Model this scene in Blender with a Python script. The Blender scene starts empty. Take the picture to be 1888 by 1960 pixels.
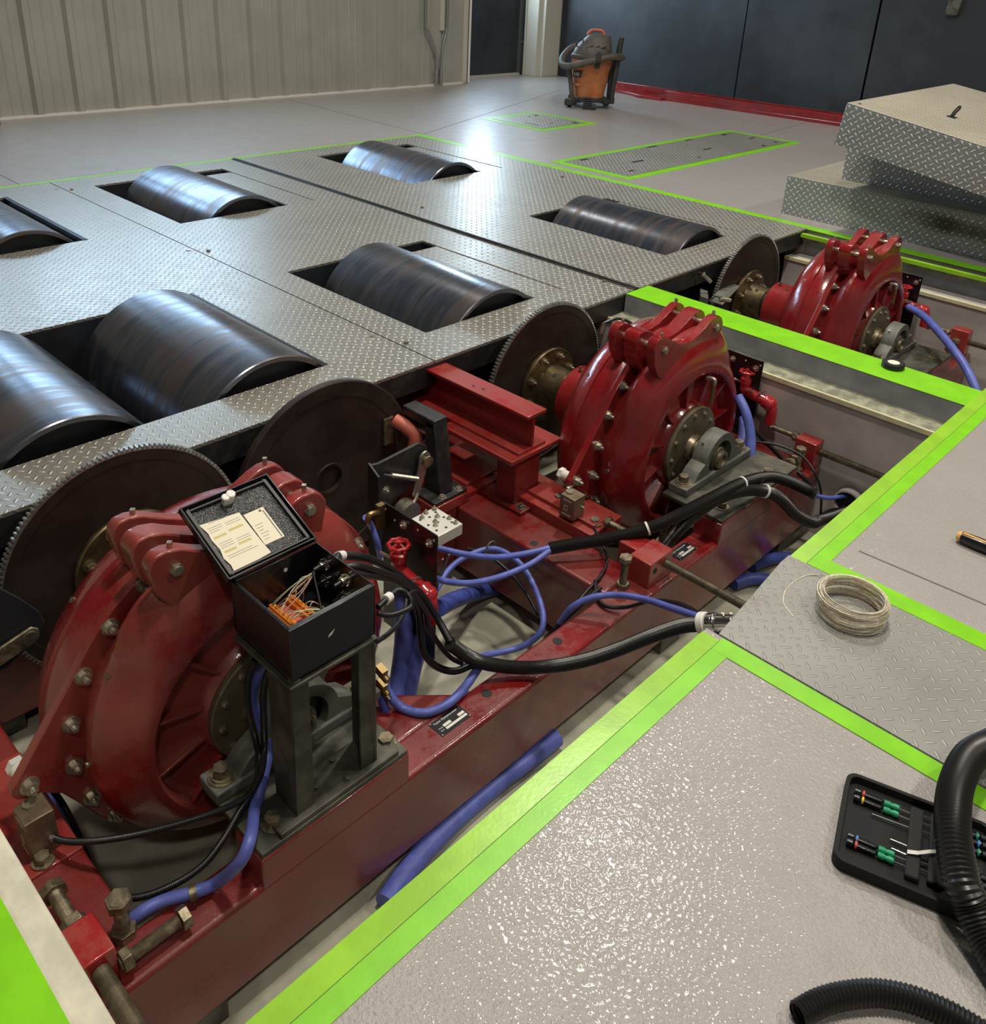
import bpy, bmesh, math, random
from mathutils import Vector, Matrix
random.seed(7)
PI = math.pi
SC = bpy.context.scene
COL = SC.collection

# ------------------------------------------------------------------ camera
cd = bpy.data.cameras.new('camera'); cam = bpy.data.objects.new('camera', cd); COL.objects.link(cam)
yaw, pit, rol = math.radians(42.95), math.radians(24.33), math.radians(2.884)
fw = Vector((-math.sin(yaw)*math.cos(pit), math.cos(yaw)*math.cos(pit), -math.sin(pit)))
rt0 = Vector((math.cos(yaw), math.sin(yaw), 0)); up0 = rt0.cross(fw)
rt = rt0*math.cos(rol) + up0*math.sin(rol); up = -rt0*math.sin(rol) + up0*math.cos(rol)
m3 = Matrix((rt, up, -fw)).transposed()
cam.matrix_world = Matrix.Translation((0, 0, 1.2)) @ m3.to_4x4()
cd.sensor_fit = 'HORIZONTAL'; cd.sensor_width = 36.0
cd.lens = 1719*36/1888
cd.shift_y = (702-980)/1888
cd.clip_start = 0.02
SC.camera = cam

# ------------------------------------------------------------------ world, lights, exposure
w = bpy.data.worlds.new('world'); SC.world = w; w.use_nodes = True
w.node_tree.nodes['Background'].inputs[0].default_value = (0.9, 0.95, 1.0, 1)
w.node_tree.nodes['Background'].inputs[1].default_value = 0.3
SC.view_settings.view_transform = 'Standard'; SC.view_settings.look = 'None'
SC.view_settings.exposure = 0.0; SC.view_settings.gamma = 1.0
try: SC.cycles.use_denoising = True
except Exception: pass
SC.cycles.max_bounces = 6

def area(name, loc, size, energy, col=(1, 0.93, 0.82), rot=(0, 0, 0), sy=None):
    l = bpy.data.lights.new(name, 'AREA'); l.energy = energy; l.color = col
    l.shape = 'RECTANGLE'; l.size = size; l.size_y = sy or size
    o = bpy.data.objects.new(name, l); COL.objects.link(o); o.location = loc; o.rotation_euler = rot
    return o
# high bay lamps hanging under the ceiling
for i, (x, y, e) in enumerate([(-2.35, 3.9, 138), (-1.0, 1.4, 112), (1.5, 3.6, 84), (-6.0, 4.2, 22), (1.6, -0.9, 50), (1.5, 7.6, 50), (-2.6, 7.4, 32)]):
    area('high_bay_lamp', (x, y, 4.7), 0.32, e, sy=0.32)

# ------------------------------------------------------------------ materials
MATS = {}
def nt(name):
    m = bpy.data.materials.new(name); m.use_nodes = True
    t = m.node_tree; b = t.nodes['Principled BSDF']
    MATS[name] = m
    return m, t, b
def N(t, ty, **kw):
    n = t.nodes.new(ty)
    for k, v in kw.items():
        if k.startswith('i_'):
            key = k[2:]; key = int(key) if key.isdigit() else key.replace('_', ' ')
            n.inputs[key].default_value = v
        else: setattr(n, k, v)
    return n
def L(t, a, b): t.links.new(a, b)
def mth(t, op, a, b=None, c=None, clamp=False):
    n = t.nodes.new('ShaderNodeMath'); n.operation = op; n.use_clamp = clamp
    for i, v in enumerate((a, b, c)):
        if v is None: continue
        if isinstance(v, (int, float)): n.inputs[i].default_value = v
        else: L(t, v, n.inputs[i])
    return n.outputs[0]
def ramp(t, fac, stops):
    r = t.nodes.new('ShaderNodeValToRGB'); e = r.color_ramp.elements
    while len(e) < len(stops): e.new(0.5)
    for k, (p, c) in enumerate(stops):
        e[k].position = p; e[k].color = (c[0], c[1], c[2], 1) if len(c) == 3 else c
    L(t, fac, r.inputs[0]); return r.outputs[0]
def noise(t, scale, detail=3, rough=0.55, vec=None, stretch=None, coord='Object'):
    tc = t.nodes.new('ShaderNodeTexCoord'); n = N(t, 'ShaderNodeTexNoise', i_Scale=scale, i_Detail=detail, i_Roughness=rough)
    src = vec or tc.outputs[coord]
    if stretch:
        mp = t.nodes.new('ShaderNodeMapping'); mp.inputs['Scale'].default_value = stretch
        L(t, src, mp.inputs['Vector']); src = mp.outputs[0]
    L(t, src, n.inputs['Vector']); return n.outputs['Fac']
def mix(t, fac, a, b):
    n = t.nodes.new('ShaderNodeMix'); n.data_type = 'RGBA'
    if isinstance(fac, (int, float)): n.inputs[0].default_value = fac
    else: L(t, fac, n.inputs[0])
    for i, v in ((6, a), (7, b)):
        if isinstance(v, tuple): n.inputs[i].default_value = (*v[:3], 1)
        else: L(t, v, n.inputs[i])
    return n.outputs[2]
def bump(t, b, h, strength=0.3, dist=0.002):
    n = t.nodes.new('ShaderNodeBump'); n.inputs['Strength'].default_value = strength; n.inputs['Distance'].default_value = dist
    L(t, h, n.inputs['Height']); L(t, n.outputs[0], b.inputs['Normal'])
def simple(name, col, rough=0.5, metal=0.0, spec=None, coat=0, var=0.0, vs=30, bmp=0, bs=200, bd=0.0005, col2=None, lo=0.42, hi=0.62):
    m, t, b = nt(name)
    b.inputs['Roughness'].default_value = rough; b.inputs['Metallic'].default_value = metal
    b.inputs['Coat Weight'].default_value = coat; b.inputs['Coat Roughness'].default_value = 0.12
    if spec is not None: b.inputs['Specular IOR Level'].default_value = spec
    if var or col2:
        c2 = col2 or tuple(min(1, c*(1+var)) for c in col); c1 = col if col2 else tuple(c*(1-var) for c in col)
        f = noise(t, vs, 5, 0.6); L(t, ramp(t, f, [(lo, c1), (hi, c2)]), b.inputs['Base Color'])
        if col2: L(t, mth(t, 'MULTIPLY_ADD', f, 0.35, rough-0.12), b.inputs['Roughness'])
    else: b.inputs['Base Color'].default_value = (*col, 1)
    if bmp:
        bump(t, b, noise(t, bs, 2), bmp, bd)
        L(t, b.inputs['Normal'].links[0].from_socket, b.inputs['Coat Normal'])
    return m

def treadplate(name, pitch=0.0255, base=(0.37, 0.355, 0.315), rust=True, metal=0.55, rough=0.34, h=0.0045, length=0.47, width=0.17, painted_shine=1.0, stain=None):
    m, t, b = nt(name)
    uv = t.nodes.new('ShaderNodeUVMap')
    mp = t.nodes.new('ShaderNodeMapping'); mp.inputs['Rotation'].default_value = (0, 0, PI/4); mp.inputs['Scale'].default_value = (1/pitch, 1/pitch, 1)
    L(t, uv.outputs[0], mp.inputs['Vector'])
    sp = t.nodes.new('ShaderNodeSeparateXYZ'); L(t, mp.outputs[0], sp.inputs[0])
    x, y = sp.outputs[0], sp.outputs[1]
    fx, fy = mth(t, 'FLOOR', x), mth(t, 'FLOOR', y)
    par = mth(t, 'MODULO', mth(t, 'ABSOLUTE', mth(t, 'ADD', fx, fy)), 2.0)
    u = mth(t, 'ABSOLUTE', mth(t, 'SUBTRACT', mth(t, 'SUBTRACT', x, fx), 0.5)); v = mth(t, 'ABSOLUTE', mth(t, 'SUBTRACT', mth(t, 'SUBTRACT', y, fy), 0.5))
    d = mth(t, 'SUBTRACT', v, u)
    a = mth(t, 'MULTIPLY_ADD', par, d, u)              # along
    c = mth(t, 'SUBTRACT', v, mth(t, 'MULTIPLY', par, d))  # across
    e = mth(t, 'ADD', mth(t, 'POWER', mth(t, 'DIVIDE', a, length), 2.0), mth(t, 'POWER', mth(t, 'DIVIDE', c, width), 2.0))
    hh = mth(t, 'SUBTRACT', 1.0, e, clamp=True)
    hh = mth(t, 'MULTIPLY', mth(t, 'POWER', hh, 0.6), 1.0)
    n1 = noise(t, 3.0, 6, 0.65); n2 = noise(t, 14, 5, 0.7)
    c1 = ramp(t, n1, [(0.35, tuple(k*0.84 for k in base)), (0.65, base)])
    if rust:
        msk = mth(t, 'MULTIPLY', ramp(t, n2, [(0.60, (0, 0, 0)), (0.72, (1, 1, 1))]), ramp(t, noise(t, 1.7, 2), [(0.50, (0, 0, 0)), (0.64, (1, 1, 1))]))
        c1 = mix(t, mth(t, 'MULTIPLY', msk, 0.55), c1, (0.16, 0.085, 0.045))
    c2 = mix(t, mth(t, 'MULTIPLY', hh, 0.55*painted_shine), c1, tuple(min(0.85, k*2.3) for k in base))  # lozenge tops lightened: slight worn polish, plus highlights painted into the colour
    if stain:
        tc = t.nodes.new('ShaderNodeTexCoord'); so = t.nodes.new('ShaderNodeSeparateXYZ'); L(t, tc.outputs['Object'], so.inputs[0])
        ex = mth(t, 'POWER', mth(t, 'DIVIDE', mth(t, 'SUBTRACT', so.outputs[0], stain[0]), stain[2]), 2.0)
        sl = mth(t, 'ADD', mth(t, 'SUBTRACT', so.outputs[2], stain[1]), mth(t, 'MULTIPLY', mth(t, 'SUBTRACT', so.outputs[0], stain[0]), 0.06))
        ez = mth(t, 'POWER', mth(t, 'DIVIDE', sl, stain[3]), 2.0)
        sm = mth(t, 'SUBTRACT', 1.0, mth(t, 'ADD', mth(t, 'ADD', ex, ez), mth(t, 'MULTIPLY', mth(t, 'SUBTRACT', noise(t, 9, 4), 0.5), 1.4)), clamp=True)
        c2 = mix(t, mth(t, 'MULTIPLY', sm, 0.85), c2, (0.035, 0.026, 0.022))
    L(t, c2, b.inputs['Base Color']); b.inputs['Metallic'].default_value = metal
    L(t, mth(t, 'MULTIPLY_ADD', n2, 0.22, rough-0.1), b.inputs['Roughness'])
    bp_ = t.nodes.new('ShaderNodeBump'); bp_.inputs['Strength'].default_value = 0.85; bp_.inputs['Distance'].default_value = h
    L(t, hh, bp_.inputs['Height']); L(t, bp_.outputs[0], b.inputs['Normal'])
    return m
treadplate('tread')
treadplate('tread_near', 0.0255, base=(0.33, 0.325, 0.30), metal=0.15, rough=0.36, h=0.0030, length=0.44, width=0.13, painted_shine=0.35)
treadplate('tread_box', 0.0265, base=(0.37, 0.385, 0.37), rust=False, metal=0.45, rough=0.36, painted_shine=1.0)
treadplate('tread_box_smeared', 0.0265, base=(0.37, 0.385, 0.37), rust=False, metal=0.45, rough=0.36, painted_shine=1.0, stain=(0.88, 0.125, 0.26, 0.055))
treadplate('tread_top', 0.0265, base=(0.38, 0.35, 0.28), rust=False, metal=0.2, rough=0.5, painted_shine=0.6)

# painted floor: warm grey with an orange peel texture
def floor_mat():
    m, t, b = nt('floor')
    n1 = noise(t, 0.8, 6, 0.6); n2 = noise(t, 9, 5, 0.65); n3 = noise(t, 60, 3, 0.6)
    c = ramp(t, n1, [(0.3, (0.345, 0.32, 0.30)), (0.7, (0.40, 0.375, 0.355))])
    c = mix(t, ramp(t, n2, [(0.45, (0, 0, 0)), (0.8, (0.45, 0.45, 0.45))]), c, (0.30, 0.275, 0.245))
    c = mix(t, ramp(t, n3, [(0.70, (0, 0, 0)), (0.76, (0.7, 0.7, 0.7))]), c, (0.25, 0.23, 0.21))
    L(t, c, b.inputs['Base Color'])
    L(t, mth(t, 'MULTIPLY_ADD', n2, 0.25, 0.20), b.inputs['Roughness'])
    tc = t.nodes.new('ShaderNodeTexCoord')
    vo = N(t, 'ShaderNodeTexVoronoi', i_Scale=170.0); vo.feature = 'SMOOTH_F1'; L(t, tc.outputs['Object'], vo.inputs['Vector'])
    hh = mth(t, 'ADD', mth(t, 'MULTIPLY', vo.outputs['Distance'], -1.0), noise(t, 320, 2))
    b.inputs['Coat Weight'].default_value = 0.36; b.inputs['Coat Roughness'].default_value = 0.10
    bump(t, b, hh, 0.60, 0.0026)
    bn = t.nodes.new('ShaderNodeBump'); bn.inputs['Strength'].default_value = 0.55; bn.inputs['Distance'].default_value = 0.0016
    L(t, vo.outputs['Distance'], bn.inputs['Height']); L(t, bn.outputs[0], b.inputs['Coat Normal'])
floor_mat()
simple('concrete', (0.27, 0.26, 0.22), 0.75, var=0.18, vs=6, bmp=0.3, bs=60)
simple('pit_floor', (0.38, 0.375, 0.29), 0.5, var=0.22, vs=5, bmp=0.3, bs=40)
simple('pit_grey', (0.44, 0.405, 0.385), 0.6, var=0.10, vs=8, bmp=0.2, bs=60)
simple('pit_face', (0.25, 0.26, 0.28), 0.5, var=0.15, vs=10)
simple('pit_olive', (0.27, 0.27, 0.19), 0.8, var=0.3, vs=22)
simple('ledge', (0.60, 0.57, 0.44), 0.75, var=0.12, vs=14, bmp=0.3, bs=60)
simple('cream', (0.62, 0.58, 0.36), 0.7, var=0.08)
simple('green', (0.22, 0.62, 0.004), 0.38, var=0.07, vs=12, coat=0.15, bmp=0.25, bs=160)
simple('ceiling_white', (0.30, 0.29, 0.27), 0.6)
simple('panel_wall', (0.35, 0.345, 0.305), 0.42, var=0.05, vs=3)
simple('wall_trim', (0.50, 0.48, 0.40), 0.45)
simple('brown', (0.13, 0.06, 0.05), 0.5)
simple('rubber_wall', (0.028, 0.034, 0.040), 0.5, var=0.35, vs=1.6, bmp=0.15, bs=8, bd=0.004)
simple('black_steel', (0.018, 0.018, 0.018), 0.42, col2=(0.05, 0.045, 0.035), vs=18, lo=0.5, hi=0.75)
simple('dark', (0.010, 0.011, 0.013), 0.7)
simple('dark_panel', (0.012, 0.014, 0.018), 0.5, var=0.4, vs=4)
simple('box_black', (0.006, 0.007, 0.010), 0.28, coat=0.3, bmp=0.15, bs=500, bd=0.0004)
simple('box_inner', (0.006, 0.007, 0.008), 0.22, coat=0.8, bmp=1.0, bs=300, bd=0.003)
simple('rubber', (0.012, 0.012, 0.012), 0.45)
simple('cable', (0.008, 0.008, 0.009), 0.38)
simple('conduit_black', (0.014, 0.013, 0.012), 0.35)
simple('hose_blue', (0.105, 0.135, 0.46), 0.42, var=0.12, vs=30)
simple('hose_dark_blue', (0.055, 0.08, 0.33), 0.45, var=0.15, vs=30)
simple('zinc', (0.50, 0.47, 0.38), 0.32, 0.85, var=0.15, vs=90)
simple('chrome', (0.75, 0.75, 0.74), 0.14, 1.0)
simple('old_bolt', (0.25, 0.21, 0.14), 0.42, 0.7, var=0.35, vs=60, bmp=0.2, bs=150)
simple('rod', (0.15, 0.125, 0.085), 0.42, 0.7, var=0.3, vs=30)
simple('brass_steel', (0.20, 0.155, 0.085), 0.36, 0.85, var=0.25, vs=25)
simple('disc', (0.052, 0.037, 0.031), 0.45, 0.5, var=0.28, vs=7, bmp=0.15, bs=60)
simple('tooth', (0.42, 0.42, 0.40), 0.35, 0.8, var=0.2, vs=60)
simple('cast_grey', (0.13, 0.135, 0.115), 0.55, 0.1, var=0.18, vs=25, bmp=0.3, bs=150)
simple('cover_grey', (0.17, 0.145, 0.09), 0.5, 0.3, var=0.2, vs=18)
simple('olive_steel', (0.055, 0.055, 0.042), 0.45, 0.4, col2=(0.13, 0.125, 0.10), vs=14, bmp=0.25, bs=60)
simple('alu', (0.68, 0.66, 0.58), 0.35, 0.3)
simple('cell', (0.22, 0.17, 0.11), 0.4, 0.6, var=0.2, vs=30)
simple('white', (0.75, 0.73, 0.68), 0.5)
simple('ink', (0.10, 0.09, 0.08), 0.6)
simple('highlighter', (0.55, 0.47, 0.16), 0.6)
simple('paper', (0.78, 0.72, 0.56), 0.7)
simple('orange', (0.50, 0.17, 0.06), 0.55, var=0.14, vs=9)
simple('terminal', (0.85, 0.26, 0.02), 0.4)
simple('vac_grey', (0.085, 0.075, 0.062), 0.6, var=0.2, vs=12)
simple('vac_black', (0.03, 0.03, 0.028), 0.55)
simple('handle_red', (0.50, 0.12, 0.07), 0.5)
simple('valve_red', (0.40, 0.018, 0.022), 0.25, coat=0.6)
simple('tool_green', (0.015, 0.28, 0.13), 0.4)
simple('tool_yellow', (0.75, 0.55, 0.03), 0.4)
simple('tool_red', (0.65, 0.05, 0.03), 0.4)
simple('tool_blue', (0.05, 0.22, 0.60), 0.4)
simple('tool_orange', (0.80, 0.42, 0.12), 0.45)
simple('fabric', (0.010, 0.010, 0.010), 0.85, bmp=0.5, bs=700)
simple('fabric_inner', (0.020, 0.019, 0.017), 0.8, bmp=0.5, bs=600)
simple('wire', (0.78, 0.70, 0.56), 0.34, 0.55, var=0.15, vs=120)
simple('brass', (0.24, 0.17, 0.07), 0.4, 0.8)
simple('emt', (0.42, 0.43, 0.42), 0.3, 0.8)
simple('joint', (0.14, 0.125, 0.11), 0.8)
for nm_, c_ in (('wire_pink', (0.6, 0.35, 0.32)), ('wire_green', (0.25, 0.42, 0.22)), ('wire_yellow', (0.6, 0.5, 0.25)), ('wire_white', (0.75, 0.7, 0.62)), ('wire_brown', (0.28, 0.12, 0.06))): simple(nm_, c_, 0.4)

def red_mat(name, c1, c2, dust, amt, rough=0.25, scale=9):
    m, t, b = nt(name)
    n1 = noise(t, 4, 4); n2 = noise(t, scale, 6, 0.7); n3 = noise(t, 45, 4, 0.7)
    c = ramp(t, n1, [(0.35, c1), (0.68, c2)])
    dm = mth(t, 'MULTIPLY', ramp(t, n2, [(0.40, (0, 0, 0)), (0.47, (0.55, 0.55, 0.55)), (0.66, (1, 1, 1))]), amt)
    c = mix(t, dm, c, dust)
    L(t, c, b.inputs['Base Color'])
    L(t, mth(t, 'ADD', mth(t, 'MULTIPLY', dm, 0.45), rough), b.inputs['Roughness'])
    b.inputs['Coat Weight'].default_value = 0.6; b.inputs['Coat Roughness'].default_value = 0.10
    bump(t, b, mth(t, 'ADD', mth(t, 'MULTIPLY', n3, 0.6), noise(t, 110, 2)), 0.26, 0.0016); L(t, b.inputs['Normal'].links[0].from_socket, b.inputs['Coat Normal'])
red_mat('red_cast', (0.20, 0.006, 0.010), (0.30, 0.011, 0.014), (0.22, 0.06, 0.045), 0.25, 0.17)
red_mat('red_dusty', (0.20, 0.009, 0.012), (0.29, 0.014, 0.015), (0.26, 0.078, 0.055), 0.62, 0.18, 4.5)
red_mat('red_beam', (0.13, 0.008, 0.009), (0.25, 0.010, 0.012), (0.16, 0.055, 0.04), 0.5, 0.22, 7)
red_mat('red_plate', (0.26, 0.014, 0.014), (0.34, 0.016, 0.017), (0.26, 0.09, 0.06), 0.4, 0.28)

def roller_mat(name, rust, seed):
    m, t, b = nt(name)
    tc = t.nodes.new('ShaderNodeTexCoord'); sp = t.nodes.new('ShaderNodeSeparateXYZ'); L(t, tc.outputs['Object'], sp.inputs[0])
    ang = mth(t, 'ARCTAN2', sp.outputs[1], sp.outputs[2])
    def band(fx, fa, z, d=6, r=0.6):
        cb = t.nodes.new('ShaderNodeCombineXYZ'); L(t, mth(t, 'MULTIPLY', sp.outputs[0], fx), cb.inputs[0]); L(t, mth(t, 'MULTIPLY', ang, fa), cb.inputs[1]); cb.inputs[2].default_value = seed+z
        return noise(t, 1.0, d, r, vec=cb.outputs[0])
    n0 = band(3.5, 0.35, 9, 2, 0.5); n1 = band(22, 0.5, 0, 5, 0.62); n2 = band(34, 1.3, 3, 4, 0.65)
    base = ramp(t, n2, [(0.3, (0.10, 0.11, 0.135)), (0.55, (0.15, 0.165, 0.20)), (0.78, (0.22, 0.24, 0.285))])
    msk = mth(t, 'MULTIPLY', ramp(t, mth(t, 'ADD', mth(t, 'MULTIPLY', n1, 0.62), mth(t, 'MULTIPLY', n0, 0.38)), [(0.525-rust*0.04, (0, 0, 0)), (0.60-rust*0.04, (1, 1, 1))]), 0.62)
    c = mix(t, msk, base, (0.125, 0.080, 0.058))
    c = mix(t, ramp(t, n2, [(0.70, (0, 0, 0)), (0.74, (0.7, 0.7, 0.7))]), c, (0.04, 0.038, 0.038))
    L(t, c, b.inputs['Base Color'])
    L(t, mth(t, 'SUBTRACT', 0.85, mth(t, 'MULTIPLY', msk, 0.35)), b.inputs['Metallic'])
    L(t, mth(t, 'MULTIPLY_ADD', msk, 0.10, 0.26), b.inputs['Roughness'])
    bump(t, b, n2, 0.10, 0.0015)
for i_, r_ in enumerate((1.0, 0.55, 0.35, 1.2, 0.6, 0.4, 0.5)): roller_mat('roller_%d' % i_, r_, i_*7.3)

def emit(name, col, s):
    m, t, b = nt(name); b.inputs['Base Color'].default_value = (0, 0, 0, 1)
    b.inputs['Emission Color'].default_value = (*col, 1); b.inputs['Emission Strength'].default_value = s
emit('daylight', (0.50, 0.74, 1.0), 15.0)
emit('daylight_bright', (0.62, 0.82, 1.0), 26.0)

# ------------------------------------------------------------------ mesh tools
class MB:
    def __init__(s): s.v = []; s.f = []
    def add(s, vs, fs):
        o = len(s.v); s.v += [tuple(x) for x in vs]; s.f += [tuple(i+o for i in f) for f in fs]; return s
    def box(s, x0, x1, y0, y1, z0, z1):
        v = [(x, y, z) for x in (x0, x1) for y in (y0, y1) for z in (z0, z1)]
        return s.add(v, [(0, 1, 3, 2), (4, 6, 7, 5), (0, 4, 5, 1), (2, 3, 7, 6), (0, 2, 6, 4), (1, 5, 7, 3)])
    def obox(s, c, ax, half):
        c = Vector(c); a = [Vector(v).normalized()*h for v, h in zip(ax, half)]
        v = [c + a[0]*i + a[1]*j + a[2]*k for i in (-1, 1) for j in (-1, 1) for k in (-1, 1)]
        return s.add(v, [(0, 1, 3, 2), (4, 6, 7, 5), (0, 4, 5, 1), (2, 3, 7, 6), (0, 2, 6, 4), (1, 5, 7, 3)])
    def frame(s, d):
        d = Vector(d).normalized(); h = Vector((0, 0, 1)) if abs(d.z) < 0.9 else Vector((1, 0, 0))
        a = d.cross(h).normalized(); return d, a, d.cross(a)
    def cyl(s, p0, p1, r0, r1=None, n=20, caps=True, ph=0):
        p0, p1 = Vector(p0), Vector(p1); r1 = r0 if r1 is None else r1
        d, a, b = s.frame(p1-p0); vs = []
        for p, r in ((p0, r0), (p1, r1)):
            for k in range(n):
                t = 2*PI*k/n+ph; vs.append(p + a*(math.cos(t)*r) + b*(math.sin(t)*r))
        fs = [(k, (k+1) % n, n+(k+1) % n, n+k) for k in range(n)]
        if caps: fs += [tuple(range(n))[::-1], tuple(range(n, 2*n))]
        return s.add(vs, fs)
    def lathe(s, prof, o, d, n=48, a0=0, a1=2*PI, close=False):
        o = Vector(o); d, a, b = s.frame(d); full = abs(a1-a0-2*PI) < 1e-6; m = n if full else n+1; vs = []
        for (t, r) in prof:
            for k in range(m):
                th = a0+(a1-a0)*k/n; vs.append(o + d*t + a*(math.cos(th)*r) + b*(math.sin(th)*r))
        fs = []; P = len(prof)
        for i in range(P if close else P-1):
            j = (i+1) % P
            for k in range(n):
                k2 = (k+1) % m; fs.append((i*m+k, i*m+k2, j*m+k2, j*m+k))
        return s.add(vs, fs)
    def prism(s, poly, ax, a0, a1):
        # poly of 2d points in the plane normal to ax: 'x'->(y,z) 'y'->(x,z) 'z'->(x,y)
        def P(u, v, a): return {'x': (a, u, v), 'y': (u, a, v), 'z': (u, v, a)}[ax]
        n = len(poly); vs = [P(u, v, a0) for u, v in poly] + [P(u, v, a1) for u, v in poly]
        fs = [(k, (k+1) % n, n+(k+1) % n, n+k) for k in range(n)] + [tuple(range(n))[::-1], tuple(range(n, 2*n))]
        return s.add(vs, fs)
    def tube(s, pts, r, n=10, step=0.012, pitch=None, amp=0.12, caps=True, raw=False):
        P = [Vector(p) for p in pts] if raw else smooth_path(pts, (0.004 if pitch else step))
        if pitch: P = resample(P, pitch/4.0)
        m = len(P); W_ = 3 if pitch else 1; T = [(P[min(i+W_, m-1)]-P[max(i-W_, 0)]).normalized() for i in range(m)]
        d, a, b = s.frame(T[0]); vs = []; dist = 0
        for i in range(m):
            if i: dist += (P[i]-P[i-1]).length
            a = (a - T[i]*a.dot(T[i])).normalized(); b = T[i].cross(a)
            rr = r
            if pitch: rr = r*(1 - amp*(1.0, 0.5, 0.0, 0.5)[i % 4])
            for k in range(n):
                t = 2*PI*k/n; vs.append(P[i] + a*(math.cos(t)*rr) + b*(math.sin(t)*rr))
        fs = [(i*n+k, i*n+(k+1) % n, (i+1)*n+(k+1) % n, (i+1)*n+k) for i in range(m-1) for k in range(n)]
        if caps: fs += [tuple(range(n))[::-1], tuple(range((m-1)*n, m*n))]
        return s.add(vs, fs)
    def bolt(s, p, d, r=0.008, h=0.007, stud=0.006, washer=0.002):
        p = Vector(p); d = Vector(d).normalized(); q = p
        if washer: s.cyl(q, q+d*washer, r*1.45, n=16); q = q+d*washer
        s.cyl(q, q+d*h, r, n=6, ph=0.3); q = q+d*h
        if stud: s.cyl(q, q+d*stud, r*0.52, r*0.42, n=10)
        return s
    def build(s, name, mat, parent=None, smooth=40, bevel=0, seg=2, loc=None, uv=True):
        me = bpy.data.meshes.new(name); me.from_pydata([Vector(v) for v in s.v], [], s.f)
        bm = bmesh.new(); bm.from_mesh(me); bmesh.ops.remove_doubles(bm, verts=bm.verts, dist=1e-6)
        bmesh.ops.recalc_face_normals(bm, faces=bm.faces)
        if loc is not None: bmesh.ops.translate(bm, verts=bm.verts, vec=-Vector(loc))
        if uv:
            ul = bm.loops.layers.uv.new('UVMap')
            for f in bm.faces:
                nx, ny, nz = (abs(c) for c in f.normal)
                for lp in f.loops:
                    c = lp.vert.co
                    lp[ul].uv = (c.x, c.y) if nz >= nx and nz >= ny else ((c.y, c.z) if nx >= ny else (c.x, c.z))
        bm.to_mesh(me); bm.free()
        for p in me.polygons: p.use_smooth = True
        me.set_sharp_from_angle(angle=math.radians(smooth))
        me.materials.append(MATS[mat])
        o = bpy.data.objects.new(name, me); COL.objects.link(o)
        if loc is not None: o.location = loc
        if parent is not None:
            o.parent = parent; o.matrix_parent_inverse = Matrix.Identity(4)
            # vertices are given in world space: bring them to the parent's space
            o.location = Vector(o.location) - wloc(parent)
        if bevel:
            b = o.modifiers.new('bevel', 'BEVEL'); b.width = bevel; b.segments = seg; b.limit_method = 'ANGLE'; b.angle_limit = math.radians(35)
        return o
def wloc(o):
    v = Vector((0, 0, 0))
    while o is not None: v += o.location; o = o.parent
    return v
def resample(P, st):
    out = [P[0].copy()]; need = st
    for i in range(1, len(P)):
        a, b = P[i-1], P[i]; l = (b-a).length; pos = 0.0
        while l-pos >= need:
            pos += need; out.append(a.lerp(b, pos/l)); need = st
        need -= l-pos
    return out
def smooth_path(pts, step):
    P = [Vector(p) for p in pts]
    if len(P) == 2:
        n = max(1, int((P[1]-P[0]).length/step)); return [P[0].lerp(P[1], i/n) for i in range(n+1)]
    out = []
    for i in range(len(P)-1):
        p0 = P[i-1] if i else P[0]*2-P[1]; p1, p2 = P[i], P[i+1]; p3 = P[i+2] if i+2 < len(P) else P[-1]*2-P[-2]
        n = max(2, int(math.ceil((p2-p1).length/step)))
        for k in range(n):
            t = k/n; out.append(0.5*((2*p1)+(p2-p0)*t+(2*p0-5*p1+4*p2-p3)*t*t+(3*p1-p0-3*p2+p3)*t**3))
    out.append(P[-1]); return out
def tag(o, label, cat, group=None, kind=None):
    o['label'] = label; o['category'] = cat
    if group: o['group'] = group
    if kind: o['kind'] = kind
    return o
def thing(name, label, cat, loc=(0, 0, 0), group=None):
    o = bpy.data.objects.new(name, None); COL.objects.link(o); o.location = loc; o.empty_display_size = 0.05
    return tag(o, label, cat, group)
def struct(o): o['kind'] = 'structure'; return o
def text(s, size, mw, mat, parent, name='lettering', depth=0.0004, align='LEFT'):
    c = bpy.data.curves.new('txt', 'FONT'); c.body = s; c.size = size; c.extrude = depth; c.align_x = align
    o = bpy.data.objects.new('txt', c); COL.objects.link(o)
    dg = bpy.context.evaluated_depsgraph_get(); me = bpy.data.meshes.new_from_object(o.evaluated_get(dg))
    bpy.data.objects.remove(o)
    me.transform(mw); me.materials.clear(); me.materials.append(MATS[mat])
    q = bpy.data.objects.new(name, me); COL.objects.link(q)
    if parent is not None: q.parent = parent; q.location = -wloc(parent)
    return q
def basis(o, x, y):
    x = Vector(x).normalized(); y = Vector(y); y = (y - x*y.dot(x)).normalized(); z = x.cross(y)
    return Matrix.Translation(o) @ Matrix((x, y, z)).transposed().to_4x4()
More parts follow.
